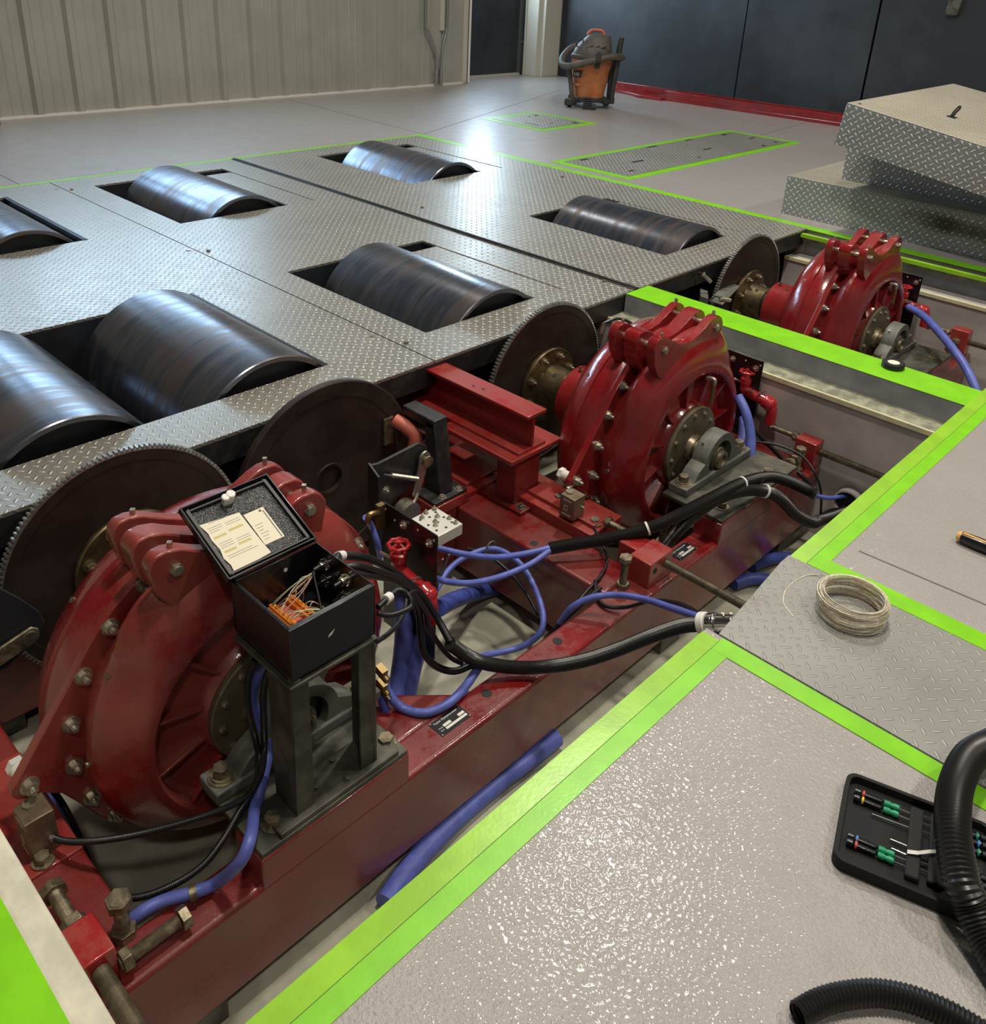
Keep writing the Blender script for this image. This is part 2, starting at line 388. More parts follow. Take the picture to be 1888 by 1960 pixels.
def slab(xs, ys, z0, z1, hole):
    """grid slab: cells (xs[i]..xs[i+1], ys[j]..) where hole(cx,cy) is False"""
    mb = MB(); nx, ny = len(xs)-1, len(ys)-1
    sol = [[not hole((xs[i]+xs[i+1])/2, (ys[j]+ys[j+1])/2) for j in range(ny)] for i in range(nx)]
    g = lambda i, j: 0 <= i < nx and 0 <= j < ny and sol[i][j]
    for i in range(nx):
        for j in range(ny):
            if not sol[i][j]: continue
            a, b, c, d = xs[i], xs[i+1], ys[j], ys[j+1]
            mb.add([(a, c, z1), (b, c, z1), (b, d, z1), (a, d, z1)], [(0, 1, 2, 3)])
            mb.add([(a, c, z0), (b, c, z0), (b, d, z0), (a, d, z0)], [(3, 2, 1, 0)])
            for (di, dj, p, q) in ((-1, 0, (a, c), (a, d)), (1, 0, (b, c), (b, d)), (0, -1, (a, c), (b, c)), (0, 1, (a, d), (b, d))):
                if not g(i+di, j+dj): mb.add([(*p, z0), (*q, z0), (*q, z1), (*p, z1)], [(0, 1, 2, 3)])
    return mb
PATHS = {
 'LOOM': [(-1.124,1.112,-0.2),(-1.115,1.152,-0.25),(-1.093,1.191,-0.285),(-1.051,1.246,-0.305),(-0.998,1.296,-0.3),(-0.919,1.328,-0.25),(-0.848,1.361,-0.19),(-0.784,1.399,-0.13),(-0.729,1.417,-0.08),(-0.685,1.422,-0.05)],
 'FIT': [(-0.688,1.422,-0.05),(-0.66,1.433,-0.035),(-0.63,1.432,-0.02)],
 'CONA': [(-1.285,1.649,-0.29),(-1.235,1.72,-0.28),(-1.182,1.794,-0.27),(-1.116,1.872,-0.24),(-1.064,1.942,-0.2),(-1.038,2.061,-0.185),(-1.02,2.208,-0.185),(-0.996,2.327,-0.2),(-0.962,2.386,-0.22),(-0.911,2.434,-0.25),(-0.881,2.442,-0.26)],
 'CONB': [(-1.086,1.905,-0.33),(-1.073,1.936,-0.28),(-1.047,1.989,-0.22),(-1.035,2.09,-0.2),(-1.009,2.192,-0.2),(-0.968,2.262,-0.21),(-0.94,2.322,-0.25),(-0.914,2.403,-0.33),(-0.899,2.509,-0.4),(-0.903,2.593,-0.43),(-0.88,2.742,-0.45)],
 'B1': [(-1.282,1.645,-0.285),(-1.312,1.587,-0.29),(-1.339,1.489,-0.27),(-1.368,1.397,-0.23),(-1.41,1.332,-0.2)],
 'B2': [(-1.278,1.641,-0.29),(-1.282,1.566,-0.3),(-1.299,1.469,-0.3),(-1.317,1.369,-0.28),(-1.332,1.289,-0.24),(-1.344,1.263,-0.22)],
 'B3': [(-1.478,1.394,-0.42),(-1.509,1.479,-0.4),(-1.5,1.543,-0.38),(-1.47,1.609,-0.37),(-1.413,1.627,-0.37),(-1.344,1.62,-0.38),(-1.267,1.587,-0.4),(-1.215,1.557,-0.43),(-1.197,1.529,-0.46),(-1.219,1.504,-0.5),(-1.25,1.465,-0.52),(-1.268,1.381,-0.5),(-1.245,1.288,-0.46)],
 'B4': [(-1.121,1.51,-0.37),(-1.095,1.52,-0.31),(-1.065,1.554,-0.28),(-1.013,1.592,-0.26),(-0.926,1.588,-0.22),(-0.809,1.52,-0.14),(-0.702,1.448,-0.06)],
 'B5': [(-1.415,1.224,-0.28),(-1.383,1.202,-0.31),(-1.353,1.172,-0.4),(-1.324,1.13,-0.49),(-1.269,1.067,-0.58)],
 'B6': [(-1.335,1.23,-0.33),(-1.333,1.208,-0.4),(-1.309,1.157,-0.48),(-1.277,1.107,-0.58)],
 'B7': [(-1.405,1.339,-0.4),(-1.454,1.45,-0.46),(-1.513,1.597,-0.55),(-1.515,1.717,-0.59),(-1.489,1.812,-0.6)],
 'B8': [(-1.202,0.982,-0.26),(-1.185,0.981,-0.3),(-1.15,0.994,-0.33),(-1.103,1.022,-0.33),(-1.082,1.074,-0.32),(-1.092,1.133,-0.32),(-1.106,1.188,-0.31),(-1.119,1.219,-0.31)],
 'B8b': [(-1.21,0.981,-0.28),(-1.184,0.969,-0.33),(-1.166,0.98,-0.38),(-1.163,1.002,-0.42),(-1.145,1.037,-0.42),(-1.116,1.092,-0.4),(-1.123,1.184,-0.4)],
 'B9': [(-0.96,0.787,-0.585),(-0.981,0.857,-0.585),(-0.997,0.939,-0.585),(-1.006,1.044,-0.585),(-1.008,1.167,-0.585),(-1.003,1.273,-0.585),(-1.0,1.378,-0.585)],
 'B10': [(-1.013,2.272,-0.585),(-0.986,2.34,-0.585),(-0.921,2.392,-0.585),(-0.859,2.413,-0.585)],
 'B11': [(-1.019,2.398,-0.585),(-0.998,2.484,-0.585),(-0.953,2.543,-0.585),(-0.884,2.575,-0.585)],
 'B12': [(-1.133,0.675,0.02),(-1.161,0.657,-0.02),(-1.185,0.651,-0.08),(-1.185,0.653,-0.13),(-1.172,0.661,-0.17),(-1.143,0.649,-0.2),(-1.101,0.608,-0.215),(-1.072,0.574,-0.23),(-1.002,0.525,-0.19),(-0.99,0.495,-0.216),(-1.049,0.476,-0.31),(-1.061,0.438,-0.31),(-1.087,0.393,-0.315),(-1.097,0.351,-0.32),(-1.115,0.321,-0.36)],
 'B13': [(-2.428,0.385,-1.07),(-2.089,0.385,-0.81),(-1.824,0.385,-0.611),(-1.694,0.385,-0.555),(-1.597,0.385,-0.525),(-1.528,0.385,-0.536),(-1.5,0.385,-0.59),(-1.479,0.385,-0.669)],
 'K1': [(-2.311,0.372,-0.931),(-2.004,0.372,-0.712),(-1.67,0.372,-0.473),(-1.52,0.372,-0.406),(-1.436,0.372,-0.417),(-1.391,0.372,-0.467),(-1.378,0.372,-0.555)],
 'K2': [(-1.366,0.296,-0.3),(-1.338,0.302,-0.3),(-1.295,0.317,-0.29),(-1.243,0.349,-0.27),(-1.192,0.395,-0.25),(-1.152,0.445,-0.235),(-1.12,0.5,-0.225),(-1.102,0.542,-0.22),(-1.096,0.571,-0.215),(-1.104,0.598,-0.21),(-1.136,0.626,-0.19),(-1.162,0.635,-0.15),(-1.162,0.628,-0.08),(-1.162,0.633,-0.02),(-1.148,0.643,0.03)],
 'K3': [(-1.177,0.35,-0.36),(-1.141,0.387,-0.35),(-1.111,0.433,-0.33),(-1.089,0.475,-0.3),(-1.086,0.512,-0.27),(-1.092,0.55,-0.24),(-1.095,0.581,-0.215),(-1.11,0.614,-0.2),(-1.141,0.642,-0.18),(-1.154,0.653,-0.13),(-1.156,0.658,-0.07),(-1.135,0.66,0.0),(-1.122,0.671,0.03)],
 'C1': [(-1.158,0.816,0.15),(-1.16,0.835,0.142),(-1.183,0.862,0.13),(-1.177,0.919,0.1),(-1.188,0.982,0.04),(-1.197,1.048,-0.04),(-1.198,1.092,-0.1),(-1.177,1.117,-0.16),(-1.128,1.116,-0.2)],
 'C2': [(-1.16,0.816,0.113),(-1.165,0.835,0.118),(-1.147,0.87,0.12),(-1.155,0.934,0.07),(-1.176,1.007,0.0),(-1.184,1.052,-0.07),(-1.183,1.071,-0.13),(-1.172,1.067,-0.18),(-1.165,1.071,-0.23),(-1.155,1.1,-0.28),(-1.13,1.134,-0.3),(-1.116,1.181,-0.3),(-1.108,1.207,-0.3)],
 'C3': [(-1.094,0.816,0.15),(-1.11,0.835,0.14),(-1.158,0.956,0.04),(-1.176,1.026,-0.03),(-1.171,1.074,-0.11),(-1.162,1.082,-0.16),(-1.157,1.108,-0.22),(-1.146,1.136,-0.27),(-1.128,1.158,-0.29)],
 'C4': [(-1.044,0.842,0.1),(-1.061,0.879,0.09),(-1.075,0.918,0.08),(-1.059,0.93,0.07),(-1.042,0.921,0.06),(-1.032,0.888,0.07),(-1.031,0.858,0.08),(-1.042,0.838,0.09)],
 'C5': [(-1.009,0.811,0.06),(-1.038,0.863,0.03),(-1.076,0.922,0.0),(-1.117,0.971,-0.02),(-1.153,1.012,-0.03),(-1.182,1.057,-0.06)],
 'LCW2': [(-1.371,1.884,-0.31),(-1.322,1.861,-0.3),(-1.268,1.832,-0.3),(-1.206,1.795,-0.31),(-1.161,1.756,-0.32),(-1.135,1.69,-0.325),(-1.126,1.627,-0.33),(-1.121,1.557,-0.35),(-1.126,1.513,-0.38),(-1.138,1.479,-0.42)],
 'BW1': [(-1.105,1.656,-0.325),(-1.103,1.587,-0.33),(-1.115,1.53,-0.36),(-1.132,1.491,-0.4),(-1.156,1.481,-0.45)],
 'BW2': [(-1.545,1.588,-0.4),(-1.49,1.61,-0.4),(-1.401,1.618,-0.42),(-1.309,1.598,-0.44),(-1.244,1.572,-0.46)],
 'BW3': [(-1.133,1.669,-0.325),(-1.092,1.622,-0.325),(-1.049,1.606,-0.325),(-0.999,1.627,-0.31),(-0.929,1.631,-0.25),(-0.823,1.568,-0.16),(-0.705,1.457,-0.06)],
 'U2A': [(-1.257,2.569,-0.1),(-1.211,2.553,-0.14),(-1.175,2.54,-0.2),(-1.15,2.515,-0.26),(-1.14,2.5,-0.32)],
 'U2B': [(-1.25,2.626,-0.2),(-1.207,2.557,-0.26),(-1.182,2.504,-0.32)],
 'U3A': [(-1.238,4.022,-0.12),(-1.15,3.958,-0.12),(-1.032,3.831,-0.13),(-0.925,3.716,-0.15),(-0.859,3.661,-0.18),(-0.793,3.606,-0.23),(-0.729,3.577,-0.32)],
 'FW1': [(-1.175,2.568,-0.2),(-1.139,2.608,-0.25),(-1.087,2.638,-0.3),(-1.023,2.632,-0.32),(-0.965,2.646,-0.36),(-0.956,2.608,-0.36),(-0.978,2.569,-0.34),(-1.009,2.524,-0.3)],
 'FW2': [(-1.17,2.573,-0.24),(-1.104,2.611,-0.24),(-1.023,2.623,-0.25),(-0.961,2.603,-0.28),(-0.931,2.612,-0.34),(-0.912,2.607,-0.42)],
 'FW3': [(-0.927,2.555,-0.33),(-0.908,2.623,-0.36),(-0.899,2.741,-0.4),(-0.892,2.844,-0.43)],
 'FW4': [(-0.912,2.607,-0.42),(-0.904,2.685,-0.43),(-0.867,2.749,-0.44)],
 'HR': [(-0.104,1.478,0.05),(-0.132,1.402,0.055),(-0.147,1.328,0.07),(-0.142,1.241,0.085),(-0.126,1.172,0.09),(-0.106,1.125,0.085),(-0.079,1.088,0.07),(-0.057,1.077,0.05),(-0.024,1.056,0.032),(0.023,1.021,0.028)],
 'HB': [(-0.167,0.797,0.017),(-0.154,0.832,0.017),(-0.134,0.865,0.017),(-0.107,0.897,0.017),(-0.076,0.92,0.017),(-0.042,0.935,0.017),(-0.006,0.943,0.017),(0.035,0.947,0.017)],
 'WT': [(-0.476,1.72,0.03),(-0.52,1.694,0.02),(-0.572,1.683,0.006),(-0.59,1.646,0.004),(-0.591,1.587,0.004),(-0.573,1.543,0.004),(-0.54,1.519,0.004)],
 'MF1': [(-1.344,1.276,-0.18),(-1.421,1.333,-0.38)],
 'MF2': [(-1.343,1.293,-0.18),(-1.427,1.347,-0.4)],
 'MF3': [(-1.345,1.317,-0.18),(-1.442,1.371,-0.36)],
 'TOP1': [(-1.524,1.192,-0.1),(-1.546,1.229,-0.16),(-1.527,1.231,-0.2),(-1.541,1.252,-0.26)],
}
# ================================================================== the setting
PX0, PX1, PY0, PY1 = -5.03, -0.645, 0.157, 4.46
def inpit(x, y):
    return (PX0 < x < PX1 and PY0 < y < PY1 and not (x > -1.958 and 2.87 < y < 3.02)) or (x > PX1 and 1.36 < y < 1.712 and x < 2.5)
fl = slab([-9, PX0, -1.958, PX1, 2.5, 6], [-5, PY0, 1.36, 1.712, 2.87, 3.02, PY1, 9.5], -0.05, 0, inpit).build('floor', 'floor', bevel=0); struct(fl)
struct(slab([PX0-0.1, PX1+0.1], [PY0-0.1, PY1+0.1], -0.66, -0.61, lambda x, y: False).build('floor_pit', 'pit_floor'))
mb = MB(); mb.box(PX1, PX1+0.06, PY0, PY1, -0.61, -0.05); struct(mb.build('wall_pit_right', 'pit_grey'))
mb = MB(); mb.box(PX0, PX1, PY0, PY0+0.048, -0.61, -0.048); struct(mb.build('wall_pit_near', 'ledge', bevel=0.006))
mb = MB(); mb.box(PX0, PX1, PY0-0.05, PY0, -0.61, -0.05); struct(mb.build('trim_4', 'ledge'))
# partition between the two open bays: upper face, dusty ledge, cream arris, lower wall
mb = MB(); mb.box(-1.958, PX1, 2.872, 3.018, -0.09, -0.0505); struct(mb.build('wall_partition_top', 'pit_grey'))
mb = MB(); mb.box(-2.02, PX1, 2.775, 3.10, -0.61, -0.085); struct(mb.build('wall_partition', 'pit_grey'))
mb = MB(); mb.box(-2.02, PX1, 2.775, 2.87, -0.085, -0.078); mb.box(-2.02, PX1, 3.02, 3.10, -0.085, -0.078); struct(mb.build('trim_5', 'pit_olive'))
mb = MB(); mb.box(-2.02, PX1, 2.767, 2.776, -0.095, -0.076); struct(mb.build('trim_6', 'cream', bevel=0.002))
mb = MB(); mb.box(PX0, PX1, PY1, PY1+0.06, -0.61, -0.05); struct(mb.build('wall_pit_far', 'pit_grey'))
mb = MB(); mb.box(-2.0, PX1, 4.345, PY1, -0.61, -0.135); struct(mb.build('wall_pit_far_lower', 'pit_grey'))
mb = MB(); mb.box(-2.0, PX1, 4.335, 4.355, -0.15, -0.131); struct(mb.build('trim_7', 'cream', bevel=0.002))
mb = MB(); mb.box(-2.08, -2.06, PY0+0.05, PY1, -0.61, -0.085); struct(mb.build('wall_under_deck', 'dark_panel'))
# green painted edges
T = 0.0015
def quad_strip(name, mat, pts, z=T, z0=-0.002):
    mb = MB(); mb.prism(pts, 'z', z0, z); return struct(mb.build(name, mat))
simple('green_faded', (0.30, 0.60, 0.03), 0.28, var=0.10, vs=10, coat=0.3, bmp=0.3, bs=130)
for (a, b) in ((-1.5, 1.345), (1.68, PY1)):
    quad_strip('trim_1', 'green_faded', [(PX1, a), (-0.607, a), (-0.607, b), (PX1, b)], T*1.3)
for (a, b) in ((-1.5, 1.314), (1.766, PY1)):
    quad_strip('trim_2', 'green', [(-0.606, a), (-0.572, a), (-0.572, b), (-0.606, b)])
quad_strip('trim_3', 'green', [(-0.606, 1.314), (0.9, 1.314), (0.9, 1.357), (-0.606, 1.357)], T*1.2)
quad_strip('trim_3', 'green', [(-0.606, 1.715), (0.9, 1.715), (0.9, 1.766), (-0.606, 1.766)], T*1.2)
for (a, b) in ((0.055, 0.09), (0.093, PY0)):
    quad_strip('trim_8', 'green', [(-3.0, a), (PX1, a), (PX1, b), (-3.0, b)])
mb = MB(); mb.box(-1.957, PX1, 2.8665, 3.0235, -0.0005, 0.0016); struct(mb.build('trim_9', 'green', bevel=0.0005))
mb = MB(); mb.box(-1.957, PX1, 2.8675, 2.8695, -0.085, -0.001); mb.box(-1.957, PX1, 3.0205, 3.0225, -0.085, -0.001); mb.box(-1.957, PX1, PY1-0.0035, PY1-0.001, -0.13, -0.051); struct(mb.build('trim_23', 'pit_face'))
quad_strip('trim_10', 'green', [(PX0, PY1+0.005), (-0.57, PY1-0.02), (-0.57, PY1+0.055), (PX0, PY1+0.07)])
mb = MB(); mb.box(-1.957, PX1, PY1-0.075, PY1-0.05, -0.03, -0.012); struct(mb.build('trim_11', 'green_faded'))
mb = MB(); mb.box(-1.957, PX1, PY1-0.05, PY1, -0.05, -0.03); struct(mb.build('trim_12', 'pit_olive'))
quad_strip('trim_13', 'green', [(PX0-0.035, PY0), (PX0, PY0), (PX0, PY1+0.07), (PX0-0.035, PY1+0.07)])
# saw cut joints in the floor
def joint(p, q, wd=0.006):
    p, q = Vector((*p, 0)), Vector((*q, 0)); d = (q-p).normalized(); s_ = Vector((-d.y, d.x, 0))*wd/2
    mb = MB(); mb.prism([tuple((p+s_)[:2]), tuple((q+s_)[:2]), tuple((q-s_)[:2]), tuple((p-s_)[:2])], 'z', -0.003, 0.0006); struct(mb.build('trim_14', 'joint'))
joint((-7.0, 4.66), (-5.08, 4.55)); joint((-5.06, 4.55), (-6.25, 7.55), 0.008); joint((-7.0, 1.69), (-5.07, 1.69))
joint((-3.58, 6.9), (-3.70, 7.95)); joint((-0.545, 1.853), (0.8, 1.93), 0.005)
# pit drain pipe
t = thing('drain_pipe', 'round black drain pipe mouth low in the pit wall beside the cables', 'pipe', (-0.88, 2.762, -0.42))
mb = MB(); mb.lathe([(0, 0.05), (0.03, 0.05), (0.03, 0.044), (-0.004, 0.044)], (-0.88, 2.762, -0.42), (0, -1, 0), 32); mb.build('pipe_rim', 'pit_grey', t)
mb = MB(); mb.cyl((-0.88, 2.762, -0.42), (-0.88, 2.752, -0.42), 0.044, n=32); mb.build('pipe_mouth', 'dark', t)

# room shell
def rib_wall(x0, y0, y1, z1):
    prof = [(x0-0.03, y0), (x0, y0)]; y = 2.60-0.305*12
    while y < y1-0.1:
        if y > y0+0.05: prof += [(x0, y-0.050), (x0+0.032, y-0.026), (x0+0.032, y+0.014), (x0, y+0.036)]
        for q in (0.115, 0.19):
            if y+q > y0+0.05 and y+q+0.02 < y1: prof += [(x0, y+q-0.012), (x0+0.005, y+q), (x0, y+q+0.012)]
        y += 0.305
    prof += [(x0, y1), (x0-0.03, y1)]
    mb = MB(); n = len(prof)
    vs = [(x, y, 0.012) for x, y in prof] + [(x, y, z1) for x, y in prof]
    mb.add(vs, [(i, i+1, n+i+1, n+i) for i in range(n-1)]); return mb
rw = rib_wall(-7.11, -5, 6.90, 1.42); struct(rw.build('wall_left', 'panel_wall', smooth=20))
mb = MB()
mb.box(-7.14, -7.11, -5, 1.55, 1.42, 5); mb.box(-7.14, -7.11, 4.3, 6.45, 1.42, 5); mb.box(-7.14, -7.11, 1.55, 4.3, 2.05, 5); mb.box(-7.14, -7.11, 6.45, 7.4, 2.3, 5)
struct(mb.build('wall_left_upper', 'panel_wall'))
mb = MB(); mb.box(-7.15, -7.06, -5, 6.90, 0.0, 0.012); struct(mb.build('baseboard_left', 'white'))
mb = MB(); mb.box(-7.16, -7.13, 1.55, 4.3, 1.42, 2.05); struct(mb.build('window_1', 'daylight'))
mb = MB(); mb.box(-7.16, -7.10, 1.50, 1.56, 1.40, 2.08); mb.box(-7.16, -7.10, 4.28, 4.34, 1.40, 2.08); mb.box(-7.16, -7.10, 3.0, 3.04, 1.42, 2.05); mb.box(-7.17, -7.10, 1.5, 4.34, 1.39, 1.43); mb.box(-7.17, -7.10, 1.5, 4.34, 2.04, 2.08)
struct(mb.build('trim_15', 'wall_trim'))
# corner opening with the dark panel, its jambs and threshold
mb = MB(); mb.box(-7.13, -7.075, 6.90, 6.965, 0, 5); struct(mb.build('trim_16', 'wall_trim', bevel=0.004))
mb = MB(); mb.box(-7.12, -7.085, 6.968, 6.985, 0, 5); struct(mb.build('trim_17', 'brown'))
mb = MB(); mb.box(-7.13, -7.08, 6.987, 7.015, 0, 5); struct(mb.build('trim_18', 'white', bevel=0.003))
mb = MB(); mb.box(-7.44, -7.40, 6.95, 8.10, 0.02, 0.85); mb.box(-7.44, -7.40, 6.95, 8.10, 2.2, 5); mb.box(-7.44, -7.40, 6.95, 7.15, 0.85, 2.2); mb.box(-7.44, -7.40, 7.75, 8.10, 0.85, 2.2); struct(mb.build('door_1', 'rubber_wall'))
mb = MB(); mb.box(-7.45, -7.43, 7.15, 7.75, 0.85, 2.2); struct(mb.build('window_2', 'daylight_bright'))
mb = MB(); mb.box(-7.42, -7.36, 6.98, 8.10, 0.0, 0.022); struct(mb.build('trim_19', 'wall_trim'))
mb = MB(); mb.box(-7.42, -7.38, 8.10, 8.135, 0, 5); mb.cyl((-7.37, 8.115, 0.36), (-7.345, 8.115, 0.36), 0.012); struct(mb.build('trim_20', 'emt'))
mb = MB(); mb.box(-7.42, -7.24, 8.135, 8.20, 0, 5); struct(mb.build('wall_corner', 'rubber_wall'))
# light sheet metal corner post
mb = MB(); mb.prism([(-7.30, 8.12), (-7.15, 8.14), (-7.135, 8.20), (-7.10, 8.205), (-7.10, 8.5), (-7.30, 8.5)], 'z', 0, 5); mb.box(-7.315, -7.30, 8.10, 8.5, 0, 5)
struct(mb.build('trim_21', 'wall_trim', bevel=0.004))
mb = MB(); mb.box(-7.3, 6, 8.56, 8.62, 0, 5.0); struct(mb.build('wall_back', 'dark_panel'))
mb = MB(); mb.box(6, 6.1, -5, 8.6, 0, 5.0); struct(mb.build('wall_right', 'panel_wall'))
mb = MB(); mb.box(-7.2, 6.1, -5.1, -5, 0, 5.0); struct(mb.build('wall_front', 'panel_wall'))
mb = MB(); mb.box(-9, 6.1, -5.1, 9, 5.0, 5.1); struct(mb.build('ceiling', 'ceiling_white'))
# column foot at the very left
t_ = MB(); t_.box(-7.02, -6.86, 2.05, 2.232, 0, 4.9); t_.box(-6.98, -6.90, 2.03, 2.06, 0, 4.9)
tag(t_.build('steel_column', 'brown', bevel=0.004), 'brown steel column foot at the left end of the ribbed wall', 'column')
# black rubber wall sheets
for i, (a, b, y, lb) in enumerate(((-7.09, -6.07, 8.475, 'black rubber sheet on the back wall behind the shop vacuum, next to the pale post'), (-6.075, -4.75, 8.46, 'black rubber wall sheet directly right of the shop vacuum'),
                                   (-4.73, -3.46, 8.445, 'black rubber wall sheet with white scuffs between the lapped seam and the dark gap'), (-3.435, -1.9, 8.43, 'black rubber wall sheet behind the stacked boxes, under the hanging handle'))):
    mb = MB(); mb.box(a, b, y, y+0.012, 0.004 if i < 3 else 0.004, 2.44); o = mb.build('rubber_sheet', 'rubber_wall', bevel=0.002)
    tag(o, lb, 'wall sheet', 'black rubber wall sheets')
# scuffs on the sheets
# ================================================================== deck plates over the rollers
HR = [(-3.007, -2.158), (-4.83, -3.90)]     # x ranges of the roller openings (right and left column)
HOLES = [(*HR[0], 0.42, 1.535), (*HR[1], 0.42, 1.53), (*HR[0], 1.965, 2.705), (*HR[1], 1.98, 2.745), (*HR[0], 3.44, 4.10), (*HR[1], 3.42, 4.19)]
def inhole(x, y): return any(a < x < b and c < y < d for a, b, c, d in HOLES)
xs = [PX0+0.004, -4.83, -3.90, -3.007, -2.158, -1.962]
deck = [([0.16, 0.42, 1.53, 1.535, 1.823], 'tread plate deck panel nearest the camera, around the two pairs of large rollers'),
        ([1.829, 1.965, 1.98, 2.705, 2.745, 2.925], 'tread plate deck panel with two rollers between the screwed seam and the dark strip'),
        ([2.965, 3.42, 3.44, 4.10, 4.19, PY1-0.002], 'farthest tread plate deck panel, with the two rear rollers')]
for ys, lb in deck:
    xx = list(xs)
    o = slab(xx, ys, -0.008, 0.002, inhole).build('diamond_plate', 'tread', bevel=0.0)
    tag(o, lb, 'deck plate', 'tread plate deck panels')
mb = MB(); mb.box(PX0+0.004, -1.962, 2.926, 2.964, -0.012, 0.006); mb.box(PX0+0.004, -1.962, 2.937, 2.945, 0.006, 0.011)
tag(mb.build('joint_strip', 'black_steel', bevel=0.002), 'dark steel strip covering the joint between the middle and far deck panels', 'strip')
# filler plates closing the rear half of the single roller openings
fills = [(HR[0], 2.545, 2.703, 'filler plate behind the roller nearest the open pit in the middle row'), (HR[1], 2.585, 2.743, 'shiny filler plate behind the left roller in the middle row'),
         (HR[0], 3.985, 4.098, 'filler plate behind the rear roller on the right'), (HR[1], 4.005, 4.188, 'filler plate behind the rear roller on the left')]
for (xa, xb), a, b, lb in fills:
    mb = MB(); mb.box(xa+0.10, xb-0.002, a, b, -0.010, -0.001); tag(mb.build('filler_plate', 'tread', bevel=0.001), lb, 'plate', 'filler plates beside the rollers')
for (xa, xb), c, lb in ((HR[0], 1.50, 'near right'), (HR[1], 1.495, 'near left')):
    mb = MB(); mb.box(xa, xb, c+0.0355, c+0.045, 0.0021, 0.005); mb.box(xa, xb, c+0.026, c+0.034, -0.09, 0.004)
    tag(mb.build('seal_strip', 'rubber'), 'black rubber strip on the rear edge of the %s roller opening' % lb, 'strip')
# deck frame: black angle under the front edge
mb = MB(); mb.box(-1.985, -1.963, 0.21, PY1-0.01, -0.085, -0.009); mb.box(-2.05, -1.985, 0.21, PY1-0.01, -0.085, -0.075)
tag(mb.build('deck_edge_beam', 'black_steel', bevel=0.002), 'long black steel angle carrying the front edge of the deck over the pit', 'beam')
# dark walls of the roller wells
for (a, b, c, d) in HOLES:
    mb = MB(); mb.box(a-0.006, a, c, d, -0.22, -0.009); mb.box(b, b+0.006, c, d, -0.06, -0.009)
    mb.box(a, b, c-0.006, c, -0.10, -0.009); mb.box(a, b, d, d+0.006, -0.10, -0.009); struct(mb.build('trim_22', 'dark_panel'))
# screw heads on the deck
random.seed(3)
spots = [(-2.25, 1.80), (-2.13, 1.85), (-3.5, 1.80), (-3.44, 1.86), (-4.86, 1.80), (-4.80, 1.85), (-3.36, 2.95), (-2.10, 2.91), (-2.02, 2.97), (-3.45, 3.10), (-2.02, 4.35), (-3.5, 4.3)]
SCREWS = ['bright screw on the near seam, just above the I-beam', 'brown screw beyond the near seam, just above the I-beam', 'bright screw on the near seam between the two roller columns', 'dark screw beyond the near seam between the two roller columns',
 'bright screw at the far left end of the near seam', 'dark screw at the far left end of the near seam', 'bright screw in the middle of the dark joint strip', 'brown screw at the pit end of the dark joint strip, near side',
 'bright screw at the pit end of the dark joint strip', 'dark screw on the far panel left of the rear right roller', 'bright screw at the far right corner of the deck', 'dark screw on the far panel near the green line']
for i, (x, y) in enumerate(spots):
    mb = MB(); mb.cyl((x, y, 0.0), (x, y, 0.006 + 0.004*(i % 2)), 0.010, 0.008, n=10)
    tag(mb.build('deck_screw', 'old_bolt' if i % 2 else 'zinc'), SCREWS[i], 'screw', 'screws along the deck seams')

# ------------------------------------------------------------------ rollers
def roller(i, xa, xb, y, mat, lb):
    z, R = -0.2, 0.274
    t = thing('dyno_roller', lb, 'roller', ((xa+xb)/2, y, z), 'dyno rollers in the deck')
    c = ((xa+xb)/2, y, z)
    mb = MB(); prof = [(xa-c[0], R-0.016), (xa-c[0], R-0.003), (xa-c[0]+0.004, R), (xb-c[0]-0.004, R), (xb-c[0], R-0.003), (xb-c[0], R-0.016)]
    mb.lathe(prof, c, (1, 0, 0), 96)
    mb.build('shell', mat, t, loc=c, smooth=35)
    for x in (xb-0.03, xa+0.03):
        mb = MB(); mb.cyl((x-0.008, y, z), (x+0.008, y, z), R-0.014, n=64); mb.build('end_cap', 'dark_panel', t)
    mb = MB(); mb.cyl((xa-0.06, y, z), (xb+0.05, y, z), 0.045, n=20); mb.build('shaft', 'old_bolt', t)
roller(0, -2.955, -2.180, 0.742, 'roller_5', 'nearest large roller, half out of the left edge, brown and scratched')
roller(1, -2.945, -2.172, 1.348, 'roller_0', 'big dark roller with brown ring streaks right behind the nearest one')
roller(2, -2.93, -2.170, 2.335, 'roller_1', 'roller in the middle row by the pit, bluish with brown bands')
roller(3, -2.94, -2.172, 3.775, 'roller_3', 'rear roller on the right, one end dull black and the rest rusty brown')
roller(4, -4.76, -3.935, 3.80, 'roller_2', 'farthest roller, bluish with rust patches, at the back left of the deck')
roller(5, -4.78, -3.935, 2.355, 'roller_6', 'brownish roller on the left of the middle row with chalk marks near its end')
roller(6, -4.78, -3.935, 1.30, 'roller_4', 'dark roller cut off by the left edge of the picture, beyond the nearest pair')

